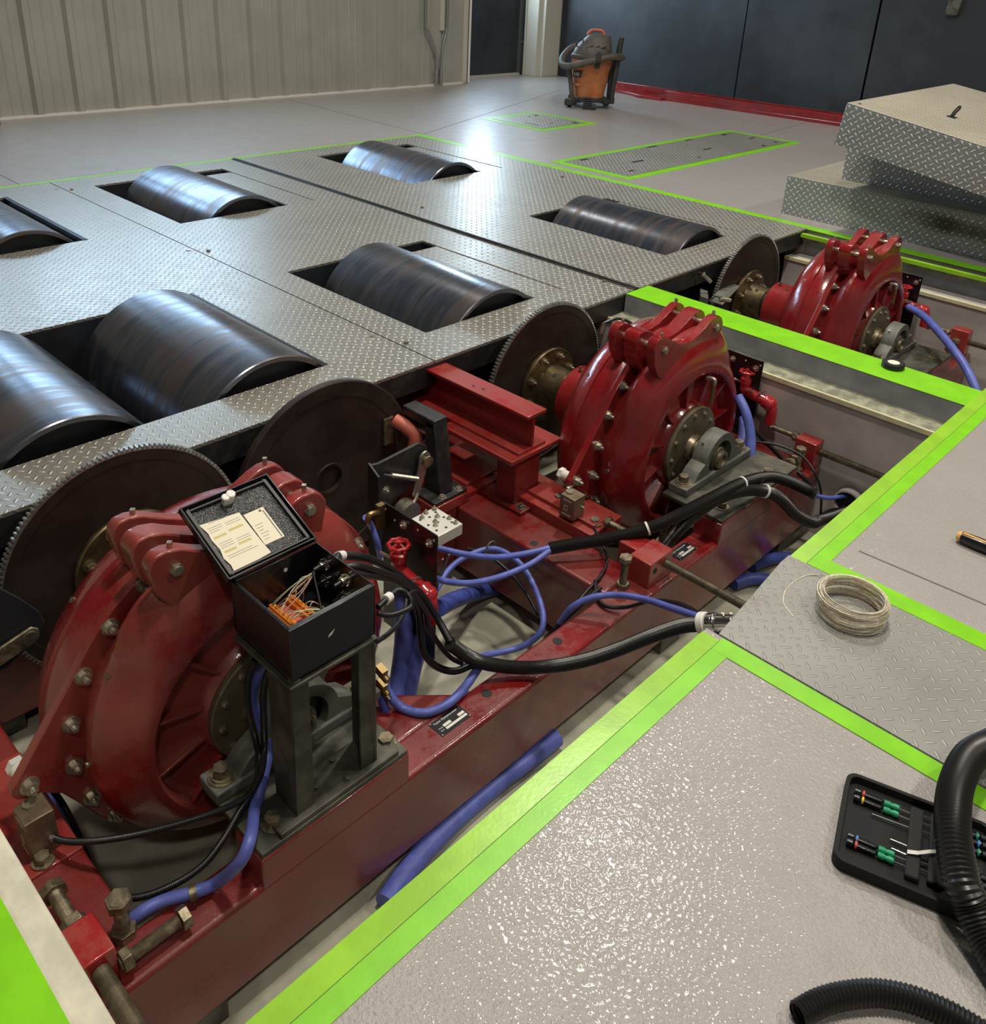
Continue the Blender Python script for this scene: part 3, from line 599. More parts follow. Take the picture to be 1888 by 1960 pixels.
# ------------------------------------------------------------------ plates on the floor
def floor_plate(pts, inner, lb, slots):
    (x0, y0), (x1, y1) = inner
    g = MB(); g.prism(pts, 'z', -0.002, 0.0016)
    t = thing('floor_hatch', lb, 'hatch', (x0, y0, 0), 'tread plate hatches in the floor')
    g.build('painted_border', 'green', t)
    mb = MB(); mb.box(x0, x1, y0, y1, 0.0, 0.004); mb.build('hatch_plate', 'tread', t)
    for (sx, sy, a, b) in slots:
        mb = MB(); mb.box(sx, sx+a, sy, sy+b, 0.0041, 0.0052); mb.build('slot', 'dark', t)
floor_plate([(-3.86, 4.60), (-3.21, 4.60), (-3.21, 6.88), (-3.86, 6.88)], ((-3.80, 4.67), (-3.27, 6.81)), 'long green-bordered floor hatch beyond the deck, beside the stacked boxes',
            [(-3.37, 4.80, .02, .05), (-3.53, 5.05, .025, .13), (-3.50, 5.9, .02, .10), (-3.33, 6.45, .03, .04), (-3.78, 4.80, .03, .08), (-3.79, 5.6, .02, .12), (-3.79, 6.1, .02, .10), (-3.77, 6.6, .03, .06), (-3.36, 5.6, .02, .03), (-3.36, 6.7, .03, .03), (-3.55, 6.65, .02, .08)])
floor_plate([(-5.36, 5.44), (-4.66, 5.44), (-4.66, 6.14), (-5.36, 6.14)], ((-5.28, 5.51), (-4.73, 6.07)), 'small square green-bordered floor hatch in front of the shop vacuum',
            [(-5.0, 5.60, .15, .012), (-5.22, 5.95, .03, .05), (-5.20, 5.86, .02, .02), (-4.80, 5.95, .05, .05), (-4.88, 5.78, .02, .02)])
# trench cover in the foreground
mb = MB(); mb.prism([(-0.618, 1.3605), (0.9, 1.3605), (0.9, 1.7115), (-0.648, 1.7115), (-0.648, 1.672)], 'z', -0.004, 0.0035)
o = mb.build('trench_cover', 'tread_near', bevel=0.001)
tag(o, 'grey painted tread plate trench cover under the coil of wire', 'cover plate')

# ------------------------------------------------------------------ stack of tread plate boxes
def tread_box(name, org, rot, L_, D_, H_, lb, hl=None, hr=None, side='tread_box'):
    t = thing(name, lb, 'box', org, 'tread plate boxes stacked beyond the pit'); t.rotation_euler = rot
    def bx(nm, mat, f):
        m_ = MB(); f(m_); o = m_.build(nm, mat, None, bevel=0.004); o.parent = t; return o
    hl, hr = hl or H_, hr or H_
    bx('side_walls', side, lambda m_: (m_.prism([(0, 0), (L_, 0), (L_, hr-0.006), (0, hl-0.006)], 'y', 0, 0.006), m_.prism([(0, 0), (L_, 0), (L_, hr-0.006), (0, hl-0.006)], 'y', D_-0.006, D_), m_.box(0, 0.006, 0.006, D_-0.006, 0, hl-0.006), m_.box(L_-0.006, L_, 0.006, D_-0.006, 0, hr-0.006)))
    bx('top_plate', 'tread_top', lambda m_: m_.prism([(0, hl-0.006), (L_, hr-0.006), (L_, hr), (0, hl)], 'y', 0, D_))
    return t
tread_box('tread_plate_box', (-2.215, 4.652, 0), (0, 0, 0), 1.6, 1.15, 0.208, 'lowest tread plate box of the stack, with a dark smear on its long side', side='tread_box_smeared')
tread_box('tread_plate_box', (-1.987, 4.825, 0.209), (0, 0, 0), 1.35, 1.0, 0.205, 'middle tread plate box of the stack, bluish side in the shade of the top box', hl=0.235, hr=0.045)
tb = tread_box('tread_plate_box', (-1.893, 4.418, 0.452), (0.0327, 0.1391, -0.0784), 1.25, 1.146, 0.205, 'tilted topmost tread plate box with a lifting loop on its lid')
mb = MB(); mb.tube([(0.36, 0.34, 0.205), (0.365, 0.345, 0.23), (0.375, 0.35, 0.255), (0.38, 0.353, 0.262), (0.384, 0.353, 0.252), (0.374, 0.348, 0.228), (0.368, 0.345, 0.205)], 0.0045, 8)
mb.box(0.345, 0.385, 0.328, 0.362, 0.205, 0.208); o = mb.build('lifting_loop', 'black_steel', None); o.parent = tb; o['label'] = 'dark bent lifting loop'
mb = MB(); mb.cyl((0.04, 0.05, 0.204), (0.04, 0.05, 0.2056), 0.010, n=14); o = mb.build('corner_hole', 'dark', None); o.parent = tb

# red steel rail lying along the back wall
mb = MB(); mb.prism([(-5.62, 7.88), (-5.45, 7.80), (-5.20, 7.84), (-5.20, 7.90), (-3.3, 8.02), (-1.6, 8.12), (-1.6, 8.26), (-5.3, 8.03), (-5.90, 8.10), (-5.90, 7.93)], 'z', 0.0, 0.03)
mb.prism([(-5.20, 7.905), (-3.3, 8.02), (-1.6, 8.125), (-1.6, 8.14), (-3.3, 8.035), (-5.2, 7.92)], 'z', 0.03, 0.095)
mb.prism([(-5.90, 8.03), (-5.3, 8.035), (-1.6, 8.245), (-1.6, 8.26), (-5.3, 8.05), (-5.9, 8.05)], 'z', 0.03, 0.095)
tag(mb.build('steel_rail', 'red_cast', bevel=0.003), 'long red steel rail lying on the floor along the black rubber wall', 'rail')

# hanging handle on the rubber sheet, top right of the picture
t = thing('hanging_handle', 'small dark handle hanging on the rubber wall at the top right', 'handle', (-2.82, 8.40, 1.0))
mb = MB(); mb.prism([(-2.875, 0.985), (-2.87, 0.962), (-2.845, 0.955), (-2.79, 0.955), (-2.775, 0.965), (-2.765, 1.10), (-2.865, 1.10)], 'y', 8.385, 8.43); mb.build('grip', 'olive_steel', t, bevel=0.006)
mb = MB(); mb.cyl((-2.855, 8.384, 1.07), (-2.855, 8.378, 1.07), 0.009); mb.build('rivet', 'chrome', t)

# electrical conduits on the left wall
def conduit(pts, lb, z0, r=0.0135):
    t = thing('wall_conduit', lb, 'conduit', pts[0], 'conduits on the ribbed wall')
    mb = MB(); mb.tube([p for p in pts], r, 12, 0.03); mb.build('pipe', 'emt', t)
    x, y, z = pts[0]
    mb = MB(); mb.cyl((x, y, 0.0), (x, y, 0.125), r*1.45, n=16); mb.build('sleeve', 'emt', t)
    mb = MB(); mb.cyl((x, y, 0.125), (x, y, 0.165), r*1.75, n=16); mb.build('coupling', 'emt', t)
conduit([(-7.045, 6.50, 0.15), (-7.045, 6.497, 0.28), (-7.05, 6.46, 0.40), (-7.05, 6.38, 0.53), (-7.05, 6.35, 0.65), (-7.05, 6.35, 1.35)], 'left of the two bent metal conduits at the wall corner', 0)
conduit([(-7.045, 6.565, 0.15), (-7.045, 6.57, 0.28), (-7.05, 6.60, 0.42), (-7.05, 6.63, 0.52), (-7.05, 6.64, 0.65), (-7.05, 6.64, 1.35)], 'right of the two bent metal conduits, running behind the white trunking', 0)
mb = MB(); mb.box(-7.10, -7.06, 6.555, 6.615, 0.53, 1.40); tag(mb.build('cable_trunking', 'wall_trim', bevel=0.003), 'pale cable trunking ending above the floor between the two conduits', 'trunking')
# ================================================================== shop vacuum
VX, VY = -5.33, 6.84
vac = thing('shop_vacuum', 'dusty orange and black shop vacuum standing on the floor by the back wall', 'vacuum cleaner', (VX, VY, 0))
# right-hand direction seen from the photograph and the direction towards it
dR = Vector((0.79, 0.61, 0)); dF = Vector((0.61, -0.79, 0))
def V(r, f, z): return Vector((VX, VY, 0)) + dR*r + dF*f + Vector((0, 0, z))
mb = MB(); mb.lathe([(0.075, 0.0), (0.075, 0.125), (0.085, 0.135), (0.33, 0.172), (0.345, 0.18), (0.425, 0.185), (0.43, 0.178), (0.43, 0.0)], (VX, VY, 0), (0, 0, 1), 48)
mb.build('drum', 'orange', vac, smooth=30)
for a0, z0, z1, off in ((-1.0, 0.28, 0.295, 0.004), (0.2, 0.20, 0.215, 0.004)):
    mb = MB(); mb.lathe([(z0, 0.158+z0*0.06), (z0, 0.172+z0*0.03), (z1, 0.172+z1*0.03), (z1, 0.158+z0*0.06)], (VX, VY, 0), (0, 0, 1), 14, a0=a0+2.2, a1=a0+3.1, close=True); mb.build('drum_rib', 'orange', vac)
mb = MB(); mb.lathe([(0.425, 0.188), (0.44, 0.195), (0.46, 0.19), (0.475, 0.165), (0.475, 0.0), (0.425, 0.0)], (VX, VY, 0), (0, 0, 1), 40); mb.build('drum_collar', 'vac_grey', vac)
# motor head
def head(pr, mat, nm, oc):
    mb = MB()
    n = 28; vs = []; P_ = pr
    for z, a, b, sx in P_:
        for k in range(n):
            th = 2*PI*k/n; cx, sx_ = math.cos(th), math.sin(th)
            q = 0.75
            vs.append(V(sx + a*math.copysign(abs(cx)**q, cx), b*math.copysign(abs(sx_)**q, sx_), z))
    fs = [(i*n+k, i*n+(k+1) % n, (i+1)*n+(k+1) % n, (i+1)*n+k) for i in range(len(P_)-1) for k in range(n)] + [tuple(range(n))[::-1], tuple(range((len(P_)-1)*n, len(P_)*n))]
    mb.add(vs, fs); return mb.build(nm, mat, vac, smooth=50)
hd = head([(0.47, 0.175, 0.15, 0), (0.50, 0.168, 0.145, 0.005), (0.55, 0.150, 0.125, 0.02), (0.60, 0.118, 0.10, 0.04), (0.625, 0.105, 0.085, 0.05), (0.632, 0.09, 0.07, 0.05)], 'vac_grey', 'motor_head', 0)
for r0 in (-0.03, 0.03, 0.09):
    mb = MB(); mb.obox(V(r0, 0.125, 0.53), (dR*0.9+Vector((0, 0, 0.35)), dF, Vector((0, 0, 1))), (0.035, 0.006, 0.008)); o = mb.build('vent_slot', 'vac_black', vac)
mb = MB(); mb.tube([V(-0.055, 0, 0.625), V(-0.04, 0, 0.650), V(-0.01, 0, 0.668), V(0.06, 0, 0.668), V(0.085, 0, 0.650), V(0.095, 0, 0.625)], 0.015, 10, 0.01); mb.build('carry_handle', 'handle_red', vac)
mb = MB(); mb.tube([V(-0.13, 0.05, 0.50), V(-0.15, 0.06, 0.56), V(-0.10, 0.07, 0.60), V(-0.09, 0.08, 0.52)], 0.006, 6); mb.build('power_cord', 'vac_black', vac)
# hose wound round the head
pts = [V(0.10, -0.16, 0.50), V(-0.08, -0.20, 0.52), V(-0.20, -0.13, 0.49), V(-0.27, 0.03, 0.41), V(-0.24, 0.17, 0.365), V(-0.12, 0.23, 0.385), V(0.05, 0.23, 0.44), V(0.18, 0.17, 0.465), V(0.27, 0.03, 0.455), V(0.26, -0.12, 0.43)]
mb = MB(); mb.tube(pts, 0.031, 12, pitch=0.02, amp=0.06); mb.build('hose', 'vac_grey', vac)
mb = MB(); mb.obox(V(0.06, 0.235, 0.465), (dR, dF, Vector((0, 0, 1))), (0.022, 0.04, 0.038)); mb.build('hose_clip', 'vac_black', vac, bevel=0.004)
mb = MB(); mb.obox(V(0.055, 0.185, 0.395), (dR, dF, Vector((0, 0, 1))), (0.024, 0.012, 0.034)); mb.build('lid_latch', 'vac_black', vac, bevel=0.004)
# dolly and casters
mb = MB(); mb.lathe([(0.055, 0.10), (0.055, 0.165), (0.095, 0.16), (0.095, 0.125)], (VX, VY, 0), (0, 0, 1), 32, close=True)
for a in (0.5, 2.3, 3.8, 5.3): mb.obox(V(0.17*math.cos(a), 0.17*math.sin(a), 0.065), (dR*math.cos(a)+dF*math.sin(a), dF*math.cos(a)-dR*math.sin(a), Vector((0, 0, 1))), (0.05, 0.03, 0.018))
mb.build('dolly', 'vac_black', vac, bevel=0.003)
for a in (1.3, 2.6, 4.0, 5.7):
    c = V(0.20*math.cos(a), 0.20*math.sin(a), 0.026); ax = dR*math.sin(a)-dF*math.cos(a)
    mb = MB(); mb.cyl(c-ax*0.018, c+ax*0.018, 0.026, n=18); mb.build('caster', 'vac_black', vac)
mb = MB(); c = V(0.0, 0.20, 0.05)
for k in range(5): mb.obox(c+Vector((0, 0, 0.018*k-0.02)), (dR, dF, Vector((0, 0, 1))), (0.04, 0.025, 0.005))
mb.obox(c-dR*0.036, (dR, dF, Vector((0, 0, 1))), (0.006, 0.022, 0.045)); mb.obox(c+dR*0.036, (dR, dF, Vector((0, 0, 1))), (0.006, 0.022, 0.045)); mb.build('floor_nozzle_rack', 'vac_black', vac)
# wands
mb = MB(); mb.tube([V(0.205, 0.04, 0.05), V(0.225, 0.03, 0.30), V(0.245, 0.02, 0.57)], 0.025, 14); mb.cyl(V(0.245, 0.02, 0.565), V(0.249, 0.02, 0.62), 0.026, n=16); mb.cyl(V(0.213, 0.04, 0.045), V(0.214, 0.04, 0.10), 0.027, n=16); mb.build('wand', 'vac_black', vac)
mb = MB(); mb.tube([V(0.185, -0.02, 0.06), V(0.19, -0.02, 0.42)], 0.022, 14); mb.build('wand', 'vac_black', vac)
mb = MB(); mb.tube([V(-0.145, 0.10, 0.05), V(-0.17, 0.11, 0.20), V(-0.205, 0.12, 0.37)], 0.021, 14); mb.build('wand', 'vac_grey', vac)
mb = MB(); mb.obox(V(-0.165, 0.13, 0.05), (dR, dF, Vector((0, 0, 1))), (0.05, 0.03, 0.03)); mb.build('nozzle', 'vac_black', vac, bevel=0.008)
# badge
bo = V(-0.147, 0.105, 0.272); bx = (dR*0.72+dF*0.60).normalized(); by = Vector((0, 0, 1))
mb = MB(); nrm = bx.cross(by)
def BP(u, v, w_=0.0): return bo + bx*u + by*v + Vector((bx.y, -bx.x, 0))*w_
mb.add([BP(0, 0, 0.0), BP(0.075, 0.0, 0.0), BP(0.095, 0.055, 0.0), BP(0.0, 0.055, 0.0), BP(0, 0, 0.012), BP(0.075, 0, 0.012), BP(0.095, 0.055, 0.012), BP(0, 0.055, 0.012)], [(0, 1, 2, 3), (4, 5, 6, 7), (0, 1, 5, 4), (1, 2, 6, 5), (2, 3, 7, 6), (3, 0, 4, 7)])
bd = mb.build('badge', 'vac_black', vac)
text('GID', 0.036, basis(BP(0.008, 0.014, 0.0125), bx, by), 'white', bd)

# ================================================================== things in the foreground
# coil of steel wire
t = thing('wire_coil', 'coil of bright steel wire lying on the grey tread plate', 'coil', (-0.463, 1.617, 0.0035), None)
random.seed(11); cx, cy = -0.463, 1.617
def coil(n, seed):
    random.seed(seed); pts = []
    zt = 0
    for k in range(n):
        ox, oy = random.uniform(-0.004, 0.004), random.uniform(-0.004, 0.004); rr = 0.066 + random.uniform(-0.004, 0.006); z = 0.008 + 0.05*((k*0.618) % 1.0); tz = random.uniform(-0.006, 0.006); ph = random.uniform(0, 6.28)
        for j in range(24):
            th = 2*PI*j/24; w2 = j/24
            pts.append((cx+ox+rr*math.cos(th), cy+oy+rr*math.sin(th), z+tz*math.cos(th-ph)))
    return pts
mb = MB()
for s_ in range(26):
    random.seed(50+s_); ox, oy = random.uniform(-0.0035, 0.0035), random.uniform(-0.0035, 0.0035); rr = 0.0655+random.uniform(-0.005, 0.004); z = 0.0055+0.048*s_/25; tz = random.uniform(-0.004, 0.004) if 0 < s_ else 0; ph = random.uniform(0, 6.28)
    ring = [(cx+ox+rr*math.cos(2*PI*j/48), cy+oy+rr*math.sin(2*PI*j/48), max(0.0055, z+tz*math.cos(2*PI*j/48-ph))) for j in range(49)]
    mb.tube(ring, 0.0014, 6, raw=True)
mb.build('windings', 'wire', t)
mb = MB(); mb.tube(PATHS['WT'], 0.0012, 6); mb.build('loose_end', 'wire', t)
# black tape roll on the green partition
t = thing('tape_roll', 'small roll of black electrical tape on the green partition edge', 'tape roll', (-0.922, 2.985, 0.0017))
c = (-0.922, 2.985, 0)
mb = MB(); mb.lathe([(0.0017, 0.020), (0.0017, 0.036), (0.003, 0.0372), (0.019, 0.0372), (0.0205, 0.036), (0.0205, 0.020)], c, (0, 0, 1), 36, close=True); mb.build('tape', 'rubber', t)
mb = MB(); mb.lathe([(0.002, 0.0), (0.002, 0.0198), (0.0200, 0.0198), (0.0200, 0.0)], c, (0, 0, 1), 30); o = mb.build('core', 'paper', t); o['label'] = 'pale round core'
# screwdriver handle at the right edge
t = thing('screwdriver', 'black and amber screwdriver handle pointing out of the right edge', 'screwdriver', (-0.37, 2.066, 0))
d = Vector((0.95, 0.02, 0)).normalized(); a = Vector((-0.405, 2.07, 0.0155))
mb = MB(); mb.lathe([(0.0, 0.0), (0.001, 0.009), (0.006, 0.0125), (0.012, 0.013), (0.012, 0.0)], a, d, 20); mb.build('end_cap', 'tool_orange', t)
mb = MB(); mb.lathe([(0.010, 0.0), (0.010, 0.0135), (0.05, 0.0155), (0.085, 0.0145), (0.10, 0.011), (0.115, 0.012), (0.12, 0.0)], a, d, 20); mb.build('handle', 'box_black', t)
mb = MB(); mb.obox(a+d*0.045+Vector((0, -0.005, 0.0135)), (d, Vector((0, 1, 0)), Vector((0, 0, 1))), (0.032, 0.003, 0.002)); mb.build('inlay', 'tool_orange', t)
mb = MB(); mb.cyl(a+d*0.115, a+d*0.22, 0.003, n=10); mb.build('shaft', 'chrome', t)

# screwdriver wallet
KX = Vector((0.955, 0.297, 0)).normalized(); KY = Vector((-KX.y, KX.x, 0)); KO = Vector((-0.2335, 1.037, 0.0))
def K(u, v, z=0.0): return KO + KX*u + KY*v + Vector((0, 0, z))
kt = thing('tool_wallet', 'open black fabric screwdriver wallet on the floor beside the thick corrugated hose', 'tool case', K(0.1, 0.08))
def rrect(u0, v0, u1, v1, r, n=6):
    out = []
    for (cx_, cy_, a_) in ((u1-r, v0+r, -PI/2), (u1-r, v1-r, 0), (u0+r, v1-r, PI/2), (u0+r, v0+r, PI)):
        for k in range(n+1): th = a_+PI/2*k/n; out.append((cx_+r*math.cos(th), cy_+r*math.sin(th)))
    return out
KW, KH = 0.215, 0.178
out_, inn = rrect(0, 0, KW, KH, 0.018), rrect(0.006, 0.006, KW-0.006, KH-0.006, 0.014)
def sk(u, v): return (u+0.0*v, v+0.0)   # wallet outline
mb = MB(); n = len(out_)
vs = [K(*sk(u, v), 0.0005) for u, v in out_] + [K(*sk(u, v), 0.022) for u, v in out_] + [K(*sk(u, v), 0.022) for u, v in inn] + [K(*sk(u, v), 0.008) for u, v in inn]
fs = [(k, (k+1) % n, n+(k+1) % n, n+k) for k in range(n)] + [(n+k, n+(k+1) % n, 2*n+(k+1) % n, 2*n+k) for k in range(n)] + [(2*n+k, 2*n+(k+1) % n, 3*n+(k+1) % n, 3*n+k) for k in range(n)] + [tuple(range(n))[::-1], tuple(range(3*n, 4*n))]
mb.add(vs, fs); mb.build('case_shell', 'fabric', kt, smooth=30)
mb = MB()
for (u0, u1, v0, v1) in ((0.098, 0.118, 0.025, 0.158), (0.128, 0.152, 0.030, 0.160), (0.160, 0.175, 0.040, 0.158)):
    p = [K(u0, v0, 0.0085), K(u1, v0, 0.0085), K(u1, v1, 0.0085), K(u0, v1, 0.0085)]; q = [x+Vector((0, 0, 0.011)) for x in p]
    mb.add(p+q, [(0, 1, 2, 3), (4, 5, 6, 7), (0, 1, 5, 4), (1, 2, 6, 5), (2, 3, 7, 6), (3, 0, 4, 7)])
mb.build('elastic_loops', 'fabric_inner', kt, bevel=0.003)
DRV = {'handle': None}
def driver(u, v, flip, ring, lb, hl=0.060):
    v += 0.017; o = K(u, v, 0.0145); dd = KX*(-1 if flip else 1); dd = (dd + KY*(-0.02)).normalized()
    t = thing('precision_screwdriver', lb, 'screwdriver', o, 'precision screwdrivers in the wallet')
    t_o = o - dd*hl*0.5
    mb = MB(); mb.lathe([(-0.010, 0.0), (-0.010, 0.0055), (-0.002, 0.006), (-0.001, 0.004)], t_o, dd, 14); mb.lathe([(0.0, 0.0), (0.0, 0.0055), (0.004, 0.0048), (0.030, 0.0042), (0.034, 0.0)], t_o, dd, 14); mb.build('handle', 'box_black', t)
    mb = MB(); mb.lathe([(0.0015, 0.0058), (0.0045, 0.0058), (0.0045, 0.004), (0.0015, 0.004)], t_o, dd, 14, close=True); q = mb.build('colour_ring', ring, t)
    mb = MB(); mb.lathe([(0.034, 0.0), (0.034, 0.0048), (0.042, 0.0052), (0.044, 0.0040), (0.047, 0.0040), (0.049, 0.0052), (0.056, 0.0048), (0.058, 0.0)], t_o, dd, 14); mb.build('grip_sleeve', 'tool_green', t)
    mb = MB(); mb.cyl(t_o+dd*0.057, t_o+dd*0.080, 0.0016, n=8); mb.build('blade', 'chrome', t)
driver(0.056, 0.130, False, 'tool_red', 'precision screwdriver with an orange-red ring, topmost on the left of the wallet')
driver(0.056, 0.1165, False, 'tool_yellow', 'precision screwdriver with a yellow ring, second from the top on the left of the wallet')
driver(0.056, 0.038, False, 'tool_blue', 'precision screwdriver with a light blue ring, lower left of the wallet')
driver(0.056, 0.0265, False, 'tool_red', 'precision screwdriver with a red ring, bottom left of the wallet')
driver(0.166, 0.1345, True, 'tool_green', 'precision screwdriver at the upper right of the wallet, beside the hose')
driver(0.168, 0.1205, True, 'tool_blue', 'precision screwdriver second from the top on the right of the wallet, beside the hose')
driver(0.168, 0.1040, True, 'tool_green', 'precision screwdriver third from the top on the right of the wallet')
driver(0.166, 0.060, True, 'tool_green', 'precision screwdriver in the right half of the wallet, just right of the white strip')
driver(0.168, 0.046, True, 'tool_red', 'precision screwdriver below the white strip in the right half of the wallet')
driver(0.168, 0.032, True, 'tool_yellow', 'lowest precision screwdriver in the right half of the wallet')
for (u0, v0, u1, v1, lb) in ((0.045, 0.100, 0.10, 0.100, 'long thin screwdriver blade in the upper left of the wallet'), (0.075, 0.066, 0.105, 0.064, 'short thin blade in the middle of the wallet'), (0.078, 0.050, 0.105, 0.047, 'short reddish tipped blade above the bottom screwdrivers'), (0.155, 0.020, 0.190, 0.018, 'thin blade at the bottom right of the wallet')):
    mb = MB(); mb.cyl(K(u0, v0+0.017, 0.0125), K(u1, v1+0.017, 0.0145), 0.0015, n=8); tag(mb.build('spare_blade', 'chrome'), lb, 'blade', 'spare blades in the wallet')
mb = MB(); P_ = [K(0.098, 0.063, 0.022), K(0.112, 0.067, 0.0235), K(0.126, 0.077, 0.0235), K(0.138, 0.085, 0.0225)]
for i in range(3):
    a_, b_ = P_[i], P_[i+1]; s_ = KY*0.0035; mb.add([a_-s_, b_-s_, b_+s_, a_+s_, a_-s_+Vector((0, 0, .001)), b_-s_+Vector((0, 0, .001)), b_+s_+Vector((0, 0, .001)), a_+s_+Vector((0, 0, .001))], [(0, 1, 2, 3), (4, 5, 6, 7), (0, 1, 5, 4), (1, 2, 6, 5), (2, 3, 7, 6), (3, 0, 4, 7)])
tag(mb.build('white_strip', 'white', smooth=60), 'small bent white strip lying on the screwdrivers in the wallet', 'strip')
# corrugated hoses in the foreground
mb = MB(); mb.tube(PATHS['HR'], 0.0255, 20, pitch=0.0062, amp=0.10)
tag(mb.build('corrugated_hose', 'conduit_black', smooth=30), 'thick black corrugated hose arching over the screwdriver wallet at the right', 'hose')
mb = MB(); mb.tube(PATHS['HB'], 0.0165, 18, pitch=0.0058, amp=0.16, caps=False); 
hb = mb.build('corrugated_hose', 'conduit_black', smooth=30); tag(hb, 'thinner black corrugated hose end lying on the floor at the bottom right', 'hose')
m_ = hb.modifiers.new('wall', 'SOLIDIFY'); m_.thickness = 0.0015
# ================================================================== machines in the pit
AZ = -0.2
def copy_tree(o, parent=None):
    c = o.copy(); COL.objects.link(c); c.parent = parent
    for ch in list(o.children): copy_tree(ch, c)
    return c
def pol(yc, r, deg, z=AZ): a = math.radians(deg); return (yc + r*math.cos(a), z + r*math.sin(a))

def absorber(yc, lb, body_mat):
    t = thing('brake_absorber', lb, 'dynamometer absorber', (-1.38, yc, AZ), 'red absorber housings in the pit')
    o = (0, yc, AZ); X = (1, 0, 0)
    body = MB()
    body.lathe([(-1.64, 0.06), (-1.64, 0.125), (-1.60, 0.185), (-1.575, 0.26), (-1.55, 0.325), (-1.515, 0.362), (-1.48, 0.374), (-1.465, 0.378), (-1.462, 0.372), (-1.42, 0.372), (-1.402, 0.366), (-1.402, 0.10)], o, X, 96)
    hous = body.build('housing', body_mat, t, smooth=32)
    fr = MB()
    fr.lathe([(-1.380, 0.10), (-1.380, 0.333), (-1.362, 0.338), (-1.350, 0.341), (-1.335, 0.343), (-1.322, 0.340), (-1.308, 0.331), (-1.292, 0.315), (-1.276, 0.296), (-1.266, 0.283), (-1.260, 0.274), (-1.258, 0.266), (-1.2585, 0.255), (-1.263, 0.249), (-1.288, 0.244), (-1.298, 0.232), (-1.292, 0.15), (-1.276, 0.142), (-1.272, 0.138), (-1.272, 0.0)], o, X, 144)
    ec = 92 if yc < 1.5 else 101
    def swell(v):      # the casting swells outwards under the clamp ears
        x, y, z = v; r = math.hypot(y-yc, z-AZ); th = math.degrees(math.atan2(z-AZ, y-yc)); dd = abs(th-ec)
        if r < 0.262 or x < -1.375 or dd > 62: return v
        s_ = 1.0 if dd < 28 else 0.5+0.5*math.cos(PI*(dd-28)/34)
        A = max(0.0, min(1.0, (x+1.375)/0.06))*max(0.0, min(1.0, (r-0.262)/0.035))*0.062*s_
        return (x, yc+(y-yc)*(r+A)/r, AZ+(z-AZ)*(r+A)/r)
    fr.v = [swell(v) for v in fr.v]
    fr.build('front_shell', body_mat, t, smooth=32)
    for k in range(12):
        rb = MB()
        a = math.radians(k*30+12); c_, s_ = math.cos(a), math.sin(a)
        P_ = lambda x, r, w_: (x, yc + r*c_ - w_*s_, AZ + r*s_ + w_*c_)
        w2 = 0.004; v = []
        for (x, r) in ((-1.31, 0.14), (-1.31, 0.249), (-1.272, 0.249), (-1.279, 0.14)):
            v += [P_(x, r, -w2), P_(x, r, w2)]
        rb.add(v, [(0, 2, 4, 6), (1, 7, 5, 3), (0, 1, 3, 2), (2, 3, 5, 4), (4, 5, 7, 6), (6, 7, 1, 0)])
        rb.build('rib', body_mat, hous, bevel=0.0015)
    # raised cast letters on the recess rim
    s = 'TAYLOR'; m_all = None
    for i, ch in enumerate(s):
        th = 137 - i*6.2 if yc < 1.5 else 84 - i*6.2
        a = math.radians(th); pos = (-1.2585, yc+0.2535*math.cos(a), AZ+0.2535*math.sin(a))
        up_ = Vector((0, math.cos(a), math.sin(a))); xd = up_.cross(Vector((1, 0, 0)))
        text(ch, 0.018, basis(pos, xd, up_), body_mat, hous, 'cast_letter', 0.0012, 'CENTER')
    # bolted flange with the torque arm
    pts = []
    for d_ in range(-158, 150, 6): pts.append(pol(yc, 0.374, d_))
    pts += [pol(yc, 0.374, 150), (yc-0.452, AZ+0.016), (yc-0.464, AZ+0.004), (yc-0.466, AZ-0.012), (yc-0.458, AZ-0.026), (yc-0.443, AZ-0.036), (yc-0.425, AZ-0.036), (yc-0.385, AZ-0.07)]
    mb = MB(); mb.prism(pts, 'x', -1.402, -1.380); fl_ = mb.build('flange_with_torque_arm', body_mat, t, bevel=0.003)
    for k, dg in enumerate((120, 135, 151, 167, 183, 199, 213, 229, 245, 42, 27, 11, -5, -22, 78, 96)):
        y, z = pol(yc, 0.356, dg)
        x0 = -1.380 if dg not in (78, 96) else -1.342
        mb = MB(); mb.bolt((x0, y, z), (1, 0, 0), 0.0118, 0.011, 0.009, 0.003); mb.build('bolt', 'zinc', t)
    mb = MB(); mb.bolt((-1.380, yc-0.435, AZ-0.007), (1, 0, 0), 0.0125, 0.012, 0.010, 0.003); mb.build('arm_bolt', 'zinc', t)
    mb = MB(); mb.cyl((-1.403, yc-0.435, AZ-0.007), (-1.430, yc-0.435, AZ-0.007), 0.016, n=20); mb.cyl((-1.430, yc-0.435, AZ-0.007), (-1.445, yc-0.435, AZ-0.007), 0.019, n=6); mb.build('arm_pin', 'white', t)
    # three clamp plates with ears across the top
    eo = -0.0175 if yc < 1.5 else -0.07
    ear = [(-0.120, 0.080), (-0.160, 0.118), (-0.180, 0.150), (-0.187, 0.178), (-0.192, 0.205), (-0.188, 0.222), (-0.176, 0.233), (-0.155, 0.235), (-0.128, 0.228), (-0.10, 0.211), (-0.055, 0.188), (-0.01, 0.181), (0.035, 0.187), (0.075, 0.205), (0.105, 0.220), (0.130, 0.228), (0.155, 0.226), (0.172, 0.215), (0.184, 0.195), (0.182, 0.175), (0.176, 0.15), (0.168, 0.115), (0.15, 0.080)]
    ear = [(y+eo, z) for y, z in ear]
    low = [(0.12, 0.060), (0.07, 0.080), (0.0, 0.090), (-0.07, 0.080), (-0.11, 0.070)]
